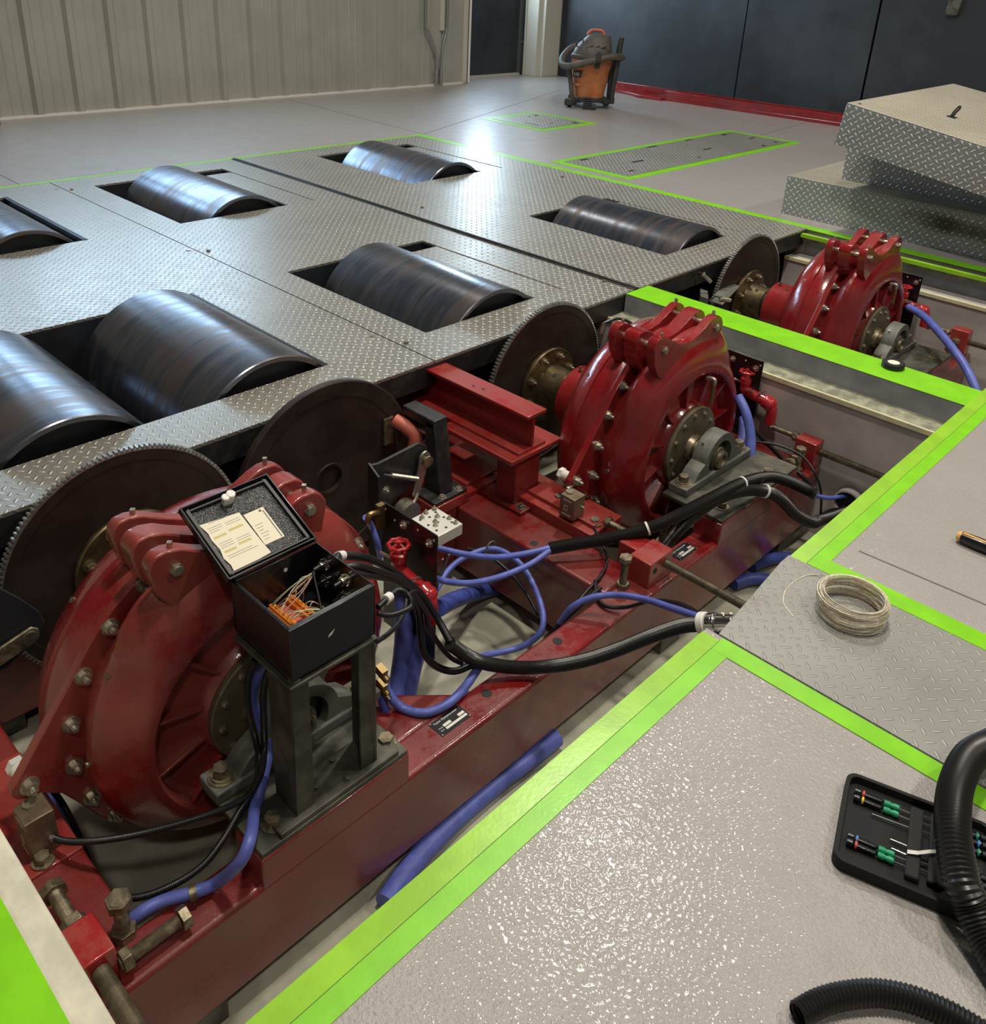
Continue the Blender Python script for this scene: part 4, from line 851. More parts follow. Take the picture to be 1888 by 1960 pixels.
    for (x0, x1) in ((-1.308, -1.278), (-1.390, -1.342), (-1.446, -1.418)):
        sc = 1.0
        mb = MB(); mb.prism([(yc+y, z*sc) for y, z in ear] + [(yc+y, z) for y, z in low], 'x', x0, x1)
        cp = mb.build('clamp_plate', body_mat, t, bevel=0.004)
    for yy in (-0.142+eo, 0.142+eo):
        z = 0.192
        for (x0, x1) in ((-1.418, -1.390), (-1.342, -1.308)):
            mb = MB(); mb.cyl((x0, yc+yy, z), (x1, yc+yy, z), 0.0105, n=16); mb.build('clamp_rod', 'zinc', t)
        mb = MB(); mb.cyl((-1.278, yc+yy, z), (-1.271, yc+yy, z), 0.013, n=6); mb.cyl((-1.271, yc+yy, z), (-1.268, yc+yy, z), 0.009, n=12); mb.build('bolt', 'zinc', t)
        for x in (-1.293, -1.432):
            mb = MB(); mb.cyl((x, yc+yy+0.0, 0.225), (x, yc+yy, 0.242), 0.006, n=4); mb.build('set_screw', 'zinc', t)
    # plugs on the shell
    for (x, dg, r) in ((-1.325, 146, 0.345), (-1.335, 178, 0.345), (-1.50, 137, 0.366)):
        y, z = pol(yc, r, dg); n_ = Vector((0, math.cos(math.radians(dg)), math.sin(math.radians(dg))))
        mb = MB(); p_ = Vector((x, y, z)); mb.cyl(p_-n_*0.004, p_+n_*0.004, 0.006, n=12); mb.build('plug', 'cell', t)
    # front cover plate, shaft
    mb = MB(); mb.lathe([(-1.273, 0.0), (-1.273, 0.136), (-1.270, 0.138), (-1.260, 0.138), (-1.257, 0.135), (-1.257, 0.03)], o, X, 64); cv = mb.build('bearing_cover', 'cover_grey', t, smooth=30)
    for k in range(12):
        y, z = pol(yc, 0.115, 4+k*30); mb = MB(); mb.cyl((-1.257, y, z), (-1.2545, y, z), 0.0088, n=14); mb.cyl((-1.2545, y, z), (-1.2490, y, z), 0.0062, n=6); mb.build('bolt', 'zinc', cv)
    mb = MB(); mb.cyl((-1.257, yc, AZ), (-1.238, yc, AZ), 0.045, 0.040, 32); mb.cyl((-1.238, yc, AZ), (-1.150, yc, AZ), 0.026, n=28); mb.cyl((-1.238, yc, AZ), (-1.222, yc, AZ), 0.034, n=28); mb.build('shaft', 'old_bolt', t)
    # collar on the gear side, with its window
    mb = MB(); mb.lathe([(-1.745, 0.085), (-1.745, 0.112), (-1.741, 0.116), (-1.62, 0.116), (-1.62, 0.085)], o, X, 48); co = mb.build('collar', body_mat, t, smooth=30)
    mb = MB()
    for dg in (95, 20, -60):
        a = math.radians(dg); n_ = Vector((0, math.cos(a), math.sin(a))); tg = Vector((0, -n_.z, n_.y)); c_ = Vector((-1.668, yc, AZ)) + n_*0.1155
        ring = [c_ + Vector((1, 0, 0))*(0.020*math.cos(q))*1.0 + tg*(0.034*math.sin(q)) - n_*(0.0052*abs(math.sin(q))) for q in [2*PI*k/18 for k in range(18)]]
        mb.add([p_+n_*0.0015 for p_ in ring]+[p_-n_*0.01 for p_ in ring], [tuple(range(18)), tuple(range(18, 36))[::-1]] + [(k, (k+1) % 18, 18+(k+1) % 18, 18+k) for k in range(18)])
    mb.build('collar_window', 'dark', co)
    mb = MB(); y, z = pol(yc, 0.117, 100); mb.bolt((-1.715, y, z), (0, math.cos(1.74), math.sin(1.74)), 0.008, 0.006, 0.012, 0); mb.build('fitting', 'brass', co)
    return t
# sight tube with elbow on the front of the two farther housings
def sight(yc, lb):
    t = thing('drain_elbow', lb, 'pipe fitting', (-1.25, yc, 0), 'brass elbows on the housings')
    mb = MB(); mb.tube([(-1.262, yc+0.035, 0.035), (-1.236, yc+0.037, 0.036), (-1.234, yc+0.037, 0.02)], 0.007, 10, 0.004); mb.build('elbow', 'zinc', t)
    mb = MB(); mb.cyl((-1.234, yc+0.037, 0.022), (-1.234, yc+0.037, -0.045), 0.0068, n=12); mb.build('tube', 'brass', t)
YC = (0.735, 2.31, 3.75)
ab1 = absorber(YC[0], 'nearest red absorber housing, dusty with wiped paint marks, under the black junction box', 'red_dusty')
ab2 = absorber(YC[1], 'glossy red absorber housing in the middle of the pit, its grey bearing fully in view', 'red_cast')
ab3 = copy_tree(ab2); ab3.location.y = YC[2]; ab3['label'] = 'farthest red absorber housing, partly hidden behind the green painted partition'
sight(YC[1], 'small elbow with a brass tube on the face of the middle absorber'); sight(YC[2], 'small elbow with a brass tube on the face of the farthest absorber')

# ------------------------------------------------------------------ toothed discs with hub flanges
def tooth_disc(yc, lb):
    t = thing('toothed_disc', lb, 'disc', (-1.885, yc, AZ), 'toothed discs on the roller shafts')
    R = 0.307; n = 150; pts = []
    for k in range(n):
        a0 = 2*PI*k/n; d = 2*PI/n
        for (f, r) in ((0.0, R-0.0065), (0.12, R), (0.46, R), (0.58, R-0.0065)):
            a = a0+f*d; pts.append((yc+r*math.cos(a), AZ+r*math.sin(a)))
    mb = MB(); c = len(pts)
    mb.lathe([(-1.895, 0.0), (-1.895, R-0.010), (-1.8945, R-0.0085), (-1.8805, R-0.0085), (-1.880, R-0.010), (-1.8795, R-0.035), (-1.881, R-0.037), (-1.881, 0.0)], (0, yc, AZ), (1, 0, 0), 96)
    mb.build('disc_web', 'disc', t, smooth=20)
    mb = MB(); inner = [(yc+(R-0.0095)*math.cos(2*PI*k/c), AZ+(R-0.0095)*math.sin(2*PI*k/c)) for k in range(c)]
    vs = [(x, *p) for x in (-1.896, -1.879) for p in pts] + [(x, *p) for x in (-1.896, -1.879) for p in inner]
    fs = []
    for k in range(c):
        j = (k+1) % c; fs += [(k, j, c+j, c+k), (k, 2*c+k, 2*c+j, j), (c+k, c+j, 3*c+j, 3*c+k)]
    mb.add(vs, fs); mb.build('toothed_rim', 'tooth', t, smooth=20)
    mb = MB(); mb.lathe([(-1.881, 0.0), (-1.881, 0.138), (-1.877, 0.142), (-1.868, 0.142), (-1.864, 0.138), (-1.864, 0.086), (-1.862, 0.079), (-1.80, 0.077), (-1.775, 0.077), (-1.772, 0.074), (-1.772, 0.0)], (0, yc, AZ), (1, 0, 0), 64)
    hb = mb.build('hub_flange', 'brass_steel', t, smooth=30)
    for k in range(8):
        y, z = pol(yc, 0.113, 22+k*45); mb = MB(); mb.bolt((-1.864, y, z), (1, 0, 0), 0.0115, 0.012, 0.010, 0.003); mb.build('bolt', 'old_bolt', hb)
    for k in (0, 1, 2):
        mb = MB()
        y, z = pol(yc, 0.0775, 60+k*60); n_ = Vector((0, y-yc, z-AZ)).normalized(); mb.cyl(Vector((-1.815, y, z))-n_*0.004, Vector((-1.815, y, z))+n_*0.0006, 0.009, n=14)
        mb.build('grub_screw_hole', 'dark', hb)
    mb = MB(); mb.lathe([(-1.772, 0.0), (-1.772, 0.070), (-1.74, 0.070), (-1.74, 0.0)], (0, yc, AZ), (1, 0, 0), 40); mb.build('coupling_insert', 'rubber', t)
    mb = MB(); mb.cyl((-2.10, yc, AZ), (-1.896, yc, AZ), 0.04, n=24); mb.build('shaft', 'old_bolt', t)
    return t
td = tooth_disc(YC[0], 'nearest toothed disc at the left edge, behind the dusty absorber')
c_ = copy_tree(td); c_.location.y = YC[1]; c_['label'] = 'toothed disc behind the middle absorber, rising just above the deck edge'
c_ = copy_tree(td); c_.location.y = YC[2]; c_['label'] = 'brownish toothed disc at the far end of the pit beyond the green partition'
t = thing('plain_disc', 'smooth-rimmed dark brake disc with a round centre hole, left of the black brake bracket', 'disc', (-1.885, 1.34, -0.212))
mb = MB(); mb.lathe([(-1.900, 0.045), (-1.900, 0.305), (-1.897, 0.309), (-1.881, 0.309), (-1.878, 0.305), (-1.878, 0.262), (-1.881, 0.259), (-1.881, 0.050), (-1.884, 0.045)], (0, 1.34, -0.212), (1, 0, 0), 96, close=True); mb.build('disc', 'disc', t, smooth=25)
mb = MB(); mb.lathe([(-1.881, 0.052), (-1.879, 0.050), (-1.879, 0.044), (-1.895, 0.044), (-1.895, 0.0)], (0, 1.34, -0.212), (1, 0, 0), 40); mb.build('centre_hub', 'disc', t)
mb = MB(); mb.cyl((-1.881, 1.375, -0.155), (-1.8795, 1.375, -0.155), 0.008, n=16); mb.build('bolt_hole', 'dark', t)
mb = MB(); mb.cyl((-2.12, 1.34, -0.212), (-1.90, 1.34, -0.212), 0.035, n=20); mb.build('shaft', 'old_bolt', t)

# ------------------------------------------------------------------ frames
def jack_bolt(p, d, ln, r, par, nut=None, mat='old_bolt', head=True):
    p, d = Vector(p), Vector(d).normalized()
    mb = MB(); mb.tube([p, p+d*ln], r, 14, pitch=0.004, amp=0.10); o = mb.build('jack_bolt', mat, par)
    if head: mb = MB(); mb.cyl(p+d*ln, p+d*(ln+r*1.35), r*1.75, n=6, ph=0.4); mb.cyl(p+d*(ln+r*1.35), p+d*(ln+r*1.45), r*1.35, n=16); mb.build('bolt_head', mat, o, bevel=0.001)
    if nut is not None: mb = MB(); q = p+d*nut; mb.cyl(q, q+d*r*1.4, r*1.75, n=6); mb.build('lock_nut', mat, o, bevel=0.001)
    return o
ZT, ZB = -0.335, -0.555
def pedestal(fr, y0, y1, flare=False, mat='red_beam'):
    mb = MB(); mb.box(-1.09, -1.0, y0, y1, -0.345, -0.2685); mb.build('pedestal', mat, fr, bevel=0.004)
    if flare: mb = MB(); mb.prism([(-1.10, y0+0.2), (-1.26, y1-0.02), (-1.25, y1+0.06), (-1.20, y1+0.13), (-1.09, y1+0.25), (-1.085, y0+0.2)], 'z', -0.45, ZT-0.004); mb.build('gusset', mat, fr, bevel=0.008)
    mb = MB(); mb.box(-1.212, -1.002, y0+0.003, y1-0.003, -0.268, -0.256); mb.build('base_plate', 'olive_steel', fr, bevel=0.002)
fr = thing('machine_frame', 'long red box beam frame carrying the two nearer absorbers in the pit', 'frame', (-1.4, 1.5, -0.6), 'red machine frames')
sb = MB(); sb.box(-1.09, -1.0, 0.17, 2.76, ZB, ZT); sb = sb.build('side_beam', 'red_beam', fr, bevel=0.010, seg=3)
for (x, y) in ((-1.054, 1.167), (-1.056, 1.42), (-1.40, 2.6)):
    mb = MB(); mb.cyl((x, y, ZT-0.002), (x, y, ZT+0.0006), 0.0125, n=20); mb.build('bolt_hole', 'dark', sb)
mb = MB(); mb.box(-2.045, -1.94, 0.215, 2.74, ZB, ZT+0.0); mb.build('side_beam', 'red_beam', fr, bevel=0.008)
mb = MB(); mb.box(-1.79, -1.66, 1.54, 1.654, ZB, ZT); mb.build('stub_beam', 'red_beam', fr, bevel=0.006)
mb = MB(); mb.box(-1.94, -1.091, 0.23, 0.345, ZB, ZT); mb.build('cross_beam', 'red_beam', fr, bevel=0.008)
mb = MB(); mb.box(-1.94, -1.091, 1.655, 1.80, ZB, ZT-0.0); xb_ = mb.build('cross_beam', 'red_beam', fr, bevel=0.008)
mb = MB(); mb.cyl((-1.37, 1.685, ZT-0.002), (-1.37, 1.685, ZT+0.0006), 0.012, n=20); mb.build('bolt_hole', 'dark', xb_)
mb = MB(); mb.box(-1.94, -1.091, 2.66, 2.76, ZB, ZT); mb.build('cross_beam', 'red_beam', fr, bevel=0.008)
pedestal(fr, 0.54, 0.885, True); pedestal(fr, 2.085, 2.56)
# feet of the frame
for y in (0.4, 1.2, 1.9, 2.6):
    for x in (-1.045, -1.995):
        mb = MB(); mb.box(x-0.04, x+0.04, y-0.05, y+0.05, -0.6095, ZB); mb.build('foot', 'olive_steel', fr)
# corner clamps with jack screws
def clamp(y, s, par):
    mb = MB(); mb.box(-1.09, -1.02, y-0.055, y+0.055, ZT, -0.255); mb.box(-1.155, -1.09, y+0.005*s-0.02, y+0.055, ZT, -0.265); k = mb.build('corner_block', 'red_plate', par, bevel=0.003)
    mb = MB(); mb.cyl((-1.0195, y-0.03, -0.285), (-1.0185, y-0.03, -0.285), 0.008, n=14); mb.build('pin_hole', 'dark', k)
    return k
clamp(1.81, 1, fr)
jack_bolt((-1.02, 1.83, -0.285), (1, 0, 0), 0.36, 0.0125, fr, mat='rod', head=False)
jack_bolt((-1.155, 1.87, -0.285), (-1, 0, 0), 0.085, 0.010, fr, nut=0.01)
jack_bolt((-1.075, 1.715, ZT), (0, 0, 1), 0.085, 0.0105, fr, nut=0.0)
jack_bolt((-1.115, 1.96, ZT), (0, 0, 1), 0.065, 0.011, fr, nut=0.0)
mb = MB(); mb.box(-1.085, -1.01, 2.70, 2.76, ZT, -0.235); mb.build('corner_block', 'red_plate', fr, bevel=0.003)
jack_bolt((-1.01, 2.742, -0.275), (1, 0, 0), 0.35, 0.0125, fr, mat='rod', head=False)
jack_bolt((-1.085, 2.735, -0.25), (-1, 0, 0), 0.10, 0.010, fr, nut=0.01)
jack_bolt((-1.045, 2.665, ZT), (0, 0, 1), 0.075, 0.0105, fr, nut=0.0)
jack_bolt((-1.05, 2.70, -0.285), (0, -1, 0), 0.085, 0.011, fr, nut=0.055)
mb = MB(); mb.box(-1.115, -1.030, 0.225, 0.290, ZT, -0.262); mb.build('corner_block', 'red_plate', fr, bevel=0.003)
jack_bolt((-1.03, 0.262, -0.292), (1, 0, 0), 0.37, 0.0150, fr, mat='rod', head=False)
jack_bolt((-1.115, 0.262, -0.285), (-1, 0, 0), 0.085, 0.0130, fr, nut=0.002)
jack_bolt((-1.090, 0.325, ZT), (0, 0, 1), 0.075, 0.0125, fr, nut=0.0)
jack_bolt((-1.028, 0.290, -0.305), (0, 1, 0), 0.105, 0.0115, fr, nut=0.003)
# load cell seats
for yc in (0.735, 2.31):
    y0 = yc-0.435; zs = -0.302 if yc > 1 else ZT+0.006
    mb = MB(); mb.box(-1.60, -1.255 if yc > 1 else -1.295, y0-0.075, y0+(0.075 if yc > 1 else 0.044), ZT-0.03, zs); k = mb.build('load_cell_seat', 'red_plate', fr, bevel=0.003)
    if yc > 1: mb = MB(); mb.box(-1.53, -1.27, y0-0.045, y0+0.045, -0.302, -0.290); mb.build('shim_plate', 'red_plate', k, bevel=0.002)
    for (x, y) in ((-1.44, y0+0.0), (-1.285 if yc > 1 else -1.315, y0-0.02)):
        mb = MB(); mb.bolt((x, y, zs if yc < 1 else -0.300), (0, 0, 1), 0.014, 0.013, 0, 0.004); mb.build('bolt', 'old_bolt' if yc < 1 else 'zinc', k)
# name plates riveted on the beam
def nameplate(x, y):
    z = ZT+0.0012
    mb = MB(); mb.box(x-0.0225, x+0.0225, y-0.044, y+0.044, ZT, z); p = mb.build('name_plate', 'box_black', sb)
    bs = lambda ux, vy: basis((x+ux, y+vy, z+0.0002), (0, 1, 0), (-1, 0, 0))
    text('Taylor Dynamometer', 0.0078, bs(-0.012, -0.036), 'white', p, 'lettering', 0.0001)
    text('Model', 0.0045, bs(0.004, -0.036), 'white', p, 'lettering', 0.0001); text('Serial', 0.0045, bs(0.0115, -0.036), 'white', p, 'lettering', 0.0001)
    mb = MB(); mb.box(x-0.002, x+0.0055, y-0.022, y+0.000, z, z+0.0004); mb.box(x-0.002, x+0.0055, y+0.022, y+0.040, z, z+0.0004); mb.box(x+0.008, x+0.0145, y-0.022, y+0.040, z, z+0.0004); mb.build('stamped_field', 'alu', p)
    for dx in (-0.02, 0.02):
        for dy in (-0.041, 0.041): mb = MB(); mb.cyl((x+dx, y+dy, z), (x+dx, y+dy, z+0.0012), 0.0018, n=8); mb.build('rivet', 'zinc', p)
nameplate(-1.053, 1.05); nameplate(-1.052, 1.977)
# frame of the far bay
f3 = thing('machine_frame', 'red frame with clamp screws under the farthest absorber, beyond the green partition', 'frame', (-1.4, 3.7, -0.6), 'red machine frames')
mb = MB(); mb.box(-1.09, -1.0, 3.2, 4.28, ZB, ZT); mb.build('side_beam', 'red_beam', f3, bevel=0.010, seg=3)
mb = MB(); mb.box(-2.045, -1.94, 3.2, 4.28, ZB, ZT); mb.build('side_beam', 'red_beam', f3, bevel=0.008)
mb = MB(); mb.box(-1.94, -1.091, 4.10, 4.20, ZB, ZT); mb.build('cross_beam', 'red_plate', f3, bevel=0.008)
for y in (3.3, 4.15):
    for x in (-1.045, -1.995):
        mb = MB(); mb.box(x-0.04, x+0.04, y-0.05, y+0.05, -0.6095, ZB); mb.build('foot', 'olive_steel', f3)
mb = MB(); mb.box(-1.09, -1.0, 3.55, 3.98, -0.345, -0.2685); mb.build('pedestal', 'red_beam', f3, bevel=0.004)
mb = MB(); mb.box(-1.212, -1.002, 3.553, 3.977, -0.268, -0.256); mb.build('base_plate', 'olive_steel', f3, bevel=0.002)
mb = MB(); mb.box(-1.085, -1.01, 4.19, 4.25, ZT, -0.215); mb.build('corner_block', 'red_plate', f3, bevel=0.003)
jack_bolt((-1.01, 4.22, -0.27), (1, 0, 0), 0.36, 0.0125, f3, mat='rod', head=False)
jack_bolt((-1.085, 4.215, -0.245), (-1, 0, 0), 0.10, 0.010, f3, nut=0.01)
jack_bolt((-1.045, 4.15, ZT), (0, 0, 1), 0.075, 0.0105, f3, nut=0.0)
jack_bolt((-1.05, 4.19, -0.28), (0, -1, 0), 0.085, 0.011, f3, nut=0.055)

# ------------------------------------------------------------------ pillow block bearings
def pillow(yc, lb):
    xc = -1.178; t = thing('pillow_block', lb, 'bearing', (xc, yc, -0.256), 'grey pillow block bearings')
    b = -0.256; hw = 0.033
    mb = MB(); mb.box(xc-hw, xc+hw, yc-0.195, yc+0.195, b, b+0.026); ft = mb.build('base', 'cast_grey', t, bevel=0.004)
    R = 0.090; left = [(yc-0.150, b+0.024), (yc-0.115, b+0.05)]; a0 = 215; arc = [pol(yc, R, a) for a in range(170, 9, -8)]
    poly = [(yc-0.150, b+0.02), (yc-0.120, b+0.055)] + arc + [(yc+0.120, b+0.055), (yc+0.150, b+0.02)]
    ri = 0.060
    # web with a round bore: outer outline joined to a circle
    n = 48; out = []
    import bisect
    def ray_out(a):
        dx, dz = math.cos(a), math.sin(a); best = None
        P = poly + [poly[0]]
        for i in range(len(P)-1):
            (x1, z1), (x2, z2) = P[i], P[i+1]; x1 -= yc; x2 -= yc; z1 -= AZ; z2 -= AZ
            den = dx*(z2-z1)-dz*(x2-x1)
            if abs(den) < 1e-9: continue
            tt = (x1*(z2-z1)-z1*(x2-x1))/den; u = (x1*dz-z1*dx)/den
            if tt > 0 and -1e-6 <= u <= 1+1e-6: best = tt if best is None else max(best, tt)
        return best or R
    angs = sorted(set([2*PI*k/n for k in range(n)] + [math.atan2(z-AZ, y-yc) % (2*PI) for y, z in poly])); n = len(angs)
    mb = MB(); vs = []
    w2 = 0.026
    for x in (xc-w2, xc+w2):
        for a in angs: r_ = max(ray_out(a), 0.0655); vs.append((x, yc+r_*math.cos(a), AZ+r_*math.sin(a)))
        for a in angs: r_ = 0.064; vs.append((x, yc+r_*math.cos(a), AZ+r_*math.sin(a)))
    fs = []
    for k in range(n):
        j = (k+1) % n; fs += [(k, j, n+j, n+k), (2*n+k, 3*n+k, 3*n+j, 2*n+j), (k, 2*n+k, 2*n+j, j), (n+k, n+j, 3*n+j, 3*n+k)]
    mb.add(vs, fs); mb.build('housing', 'cast_grey', t, bevel=0.004, smooth=30)
    mb = MB(); mb.lathe([(xc-0.024, 0.0645), (xc-0.024, 0.034), (xc+0.008, 0.034), (xc+0.008, 0.048), (xc+0.004, 0.0645)], (0, yc, AZ), (1, 0, 0), 40, close=True); mb.build('bearing_seal', 'rubber', t)
    mb = MB(); mb.lathe([(xc-0.02, 0.0), (xc-0.02, 0.040), (xc+0.018, 0.040), (xc+0.021, 0.037), (xc+0.021, 0.031), (xc+0.034, 0.030), (xc+0.036, 0.027), (xc+0.036, 0.019), (xc+0.030, 0.017), (xc+0.030, 0.0)], (0, yc, AZ), (1, 0, 0), 36); mb.build('locking_collar', 'old_bolt', t, smooth=30)
    for s_ in (-1, 1):
        mb = MB(); mb.cyl((xc, yc+s_*0.165, b+0.026), (xc, yc+s_*0.165, b+0.029), 0.027, n=24); mb.cyl((xc, yc+s_*0.165, b+0.029), (xc, yc+s_*0.165, b+0.033), 0.021, n=24); mb.cyl((xc, yc+s_*0.165, b+0.033), (xc, yc+s_*0.165, b+0.052), 0.0155, n=6); mb.cyl((xc, yc+s_*0.165, b+0.052), (xc, yc+s_*0.165, b+0.0525), 0.011, n=16); mb.build('anchor_bolt', 'old_bolt', t, bevel=0.0008)
    mb = MB(); y, z = pol(yc, 0.091, 133); mb.cyl((xc-0.008, y, z), (xc-0.008, y-0.006, z+0.007), 0.004, 0.0025, 10); mb.build('grease_nipple', 'zinc', t)
    for (x, y) in ((-1.045, yc-0.142 if yc < 1 else yc-0.155), (-1.045, yc+0.125)):
        mb = MB(); mb.cyl((x, y, b), (x, y, b+0.003), 0.023, n=24); mb.cyl((x, y, b+0.003), (x, y, b+0.018), 0.0155, n=6, ph=0.5); mb.cyl((x, y, b+0.018), (x, y, b+0.0185), 0.011, n=16); mb.build('base_bolt', 'old_bolt', t, bevel=0.0008)
    return t
pb = pillow(YC[0], 'grey pillow block bearing half hidden behind the steel stand of the junction box')
pb2 = pillow(YC[1], 'grey pillow block bearing in front of the middle absorber'); pb3 = copy_tree(pb2); pb3.location.y = YC[2]; pb3['label'] = 'grey pillow block bearing beside the tape roll, in front of the farthest absorber'

# ------------------------------------------------------------------ load cells under the torque arms
def load_cell(yc, lb):
    y = yc-0.445 if yc < 1 else yc-0.485; x = -1.352; z0 = ZT+0.006 if yc < 1 else -0.290; zt = -0.235 if yc < 1 else -0.218
    t = thing('load_cell', lb, 'load cell', (x, y, z0), 'load cells under the torque arms')
    mb = MB(); mb.box(x-0.027, x+0.027, y-0.025, y+0.027, z0, zt); b_ = mb.build('cell_body', 'cell', t, bevel=0.002)
    mb = MB(); yf = y-0.0252
    for (a0, a1, c0, c1) in ((-0.016, 0.016, z0+0.010, z0+0.013), (-0.016, 0.016, zt-0.014, zt-0.011), (-0.010, 0.004, z0+0.026, z0+0.0275), (-0.010, 0.004, z0+0.040, z0+0.0415), (-0.010, -0.0085, z0+0.026, z0+0.041), (0.0025, 0.004, z0+0.026, z0+0.041)): mb.box(x+a0, x+a1, yf-0.0002, yf+0.0004, c0, c1)
    mb.build('markings', 'alu', b_)
    mb = MB(); mb.cyl((x-0.03, y+0.012, zt-0.005), (x-0.04, yc-0.435, AZ-0.014), 0.009, n=12); mb.cyl((x-0.012, y, zt), (x-0.012, y, zt+0.006), 0.013, n=6); mb.build('stud', 'zinc', t)
    mb = MB(); mb.cyl((x+0.027, y+0.012, z0+0.035), (x+0.036, y+0.013, z0+0.035), 0.0045, n=10); mb.build('cable_gland', 'zinc', t)
load_cell(YC[0], 'small brown load cell at the bottom left, bolted under the arm of the nearest absorber'); load_cell(YC[1], 'square load cell with engraved marks under the arm of the middle absorber')

# ------------------------------------------------------------------ I-beam stand under the deck edge
t = thing('beam_stand', 'red I-beam on a square column, reaching from the pit under the deck', 'stand', (-1.58, 1.83, -0.335))
mb = MB(); mb.box(-1.615, -1.535, 1.775, 1.885, -0.322, -0.165); mb.build('column', 'red_beam', t, bevel=0.003)
mb = MB(); mb.box(-1.66, -1.49, 1.755, 1.945, -0.334, -0.322); bp_ = mb.build('base_plate', 'red_beam', t, bevel=0.002)
for (x, y) in ((-1.51, 1.78), (-1.51, 1.92), (-1.64, 1.92)): mb = MB(); mb.bolt((x, y, -0.322), (0, 0, 1), 0.011, 0.008, 0.006, 0.002); mb.build('bolt', 'old_bolt', bp_)
mb = MB(); mb.box(-1.83, -1.52, 1.735, 1.965, -0.165, -0.150); mb.build('top_plate', 'red_plate', t, bevel=0.002)
ib = MB(); ib.box(-2.04, -1.53, 1.775, 1.90, -0.150, -0.139); ib.box(-2.055, -1.53, 1.833, 1.842, -0.139, -0.031); ib.box(-2.055, -1.52, 1.795, 1.880, -0.031, -0.020)
ibo = ib.build('i_beam', 'red_plate', t, bevel=0.002)
for (x, y) in ((-1.74, 1.83), (-1.775, 1.822)): mb = MB(); mb.cyl((x, y, -0.0205), (x, y, -0.0195), 0.0055, n=14); mb.build('bolt_hole', 'dark', ibo)
mb = MB(); mb.box(-1.86, -1.67, 1.70, 1.86, -0.334, -0.318); mb.box(-1.90, -1.70, 1.73, 1.88, -0.318, -0.306); tag(mb.build('shim_stack', 'red_plate', bevel=0.002), 'pair of dusty reddish steel plates lying under the I-beam', 'plates')

# ------------------------------------------------------------------ brake brackets beside the plain disc
t = thing('brake_bracket', 'black steel brake bracket bolted to the frame right of the smooth disc', 'bracket', (-1.70, 1.62, -0.3))
mb = MB(); mb.box(-1.76, -1.655, 1.555, 1.70, -0.334, -0.300); mb.build('shim', 'red_plate', t, bevel=0.002)
mb = MB(); mb.box(-1.755, -1.66, 1.56, 1.695, -0.300, -0.288); ft = mb.build('foot_plate', 'black_steel', t, bevel=0.002)
for (x, y) in ((-1.672, 1.60), (-1.672, 1.67), (-1.735, 1.68)): mb = MB(); mb.bolt((x, y, -0.288), (0, 0, 1), 0.009, 0.007, 0.003, 0.002); mb.build('bolt', 'zinc', ft)
mb = MB(); mb.prism([(-1.755, -0.288), (-1.68, -0.288), (-1.715, -0.055), (-1.755, -0.055)], 'y', 1.60, 1.655); mb.box(-1.86, -1.715, 1.60, 1.655, -0.075, -0.045); mb.build('upright', 'black_steel', t, bevel=0.004)
cal = thing('brake_caliper', 'red brake caliper with a chrome pin clamping the smooth disc', 'caliper', (-1.84, 1.60, -0.14))
mb = MB(); mb.tube([(-1.865, 1.575, -0.09), (-1.83, 1.59, -0.105), (-1.80, 1.60, -0.13), (-1.80, 1.595, -0.19)], 0.021, 12, 0.008); mb.build('body', 'handle_red', cal)
mb = MB(); mb.box(-1.877, -1.869, 1.54, 1.575, -0.17, -0.08); mb.build('pad', 'old_bolt', cal)
mb = MB(); mb.cyl((-1.80, 1.62, -0.115), (-1.765, 1.625, -0.110), 0.009, n=12); mb.cyl((-1.765, 1.625, -0.110), (-1.758, 1.626, -0.109), 0.014, n=14); mb.tube([(-1.762, 1.626, -0.10), (-1.758, 1.635, -0.115), (-1.762, 1.624, -0.128)], 0.002, 6); mb.build('pin', 'chrome', cal)
t = thing('lever_bracket', 'black angled bracket carrying a grey lever and a spring, in front of the smooth disc', 'bracket', (-1.64, 1.4, -0.3))
mb = MB(); mb.prism([(1.30, -0.04), (1.325, -0.045), (1.47, -0.035), (1.50, -0.055), (1.51, -0.09), (1.48, -0.14), (1.36, -0.20), (1.33, -0.33), (1.30, -0.33)], 'x', -1.645, -1.635); mb.prism([(-1.645, -0.035), (-1.60, -0.06), (-1.60, -0.33), (-1.645, -0.33)], 'y', 1.295, 1.303); mb.build('plate', 'black_steel', t, bevel=0.002)
lv = MB(); lv.prism([(1.487, -0.060), (1.500, -0.075), (1.503, -0.095), (1.492, -0.108), (1.462, -0.19), (1.447, -0.197), (1.437, -0.185), (1.460, -0.10), (1.463, -0.072), (1.474, -0.061)], 'x', -1.628, -1.620); lvo = lv.build('lever', 'zinc', t, bevel=0.002)
mb = MB(); mb.cyl((-1.635, 1.482, -0.088), (-1.612, 1.482, -0.088), 0.012, n=16); mb.cyl((-1.612, 1.482, -0.088), (-1.606, 1.482, -0.088), 0.017, n=18); mb.build('pivot', 'old_bolt', lvo)
mb = MB(); mb.tube([(-1.618, 1.355, -0.085), (-1.618, 1.45, -0.135)], 0.0075, 10, pitch=0.003, amp=0.2); mb.cyl((-1.618, 1.33, -0.072), (-1.618, 1.355, -0.085), 0.002, n=6); mb.build('spring', 'zinc', t)
mb = MB(); mb.bolt((-1.60, 1.32, -0.11), (1, 0, 0), 0.009, 0.007, 0.003, 0.002); mb.build('bolt', 'zinc', t)
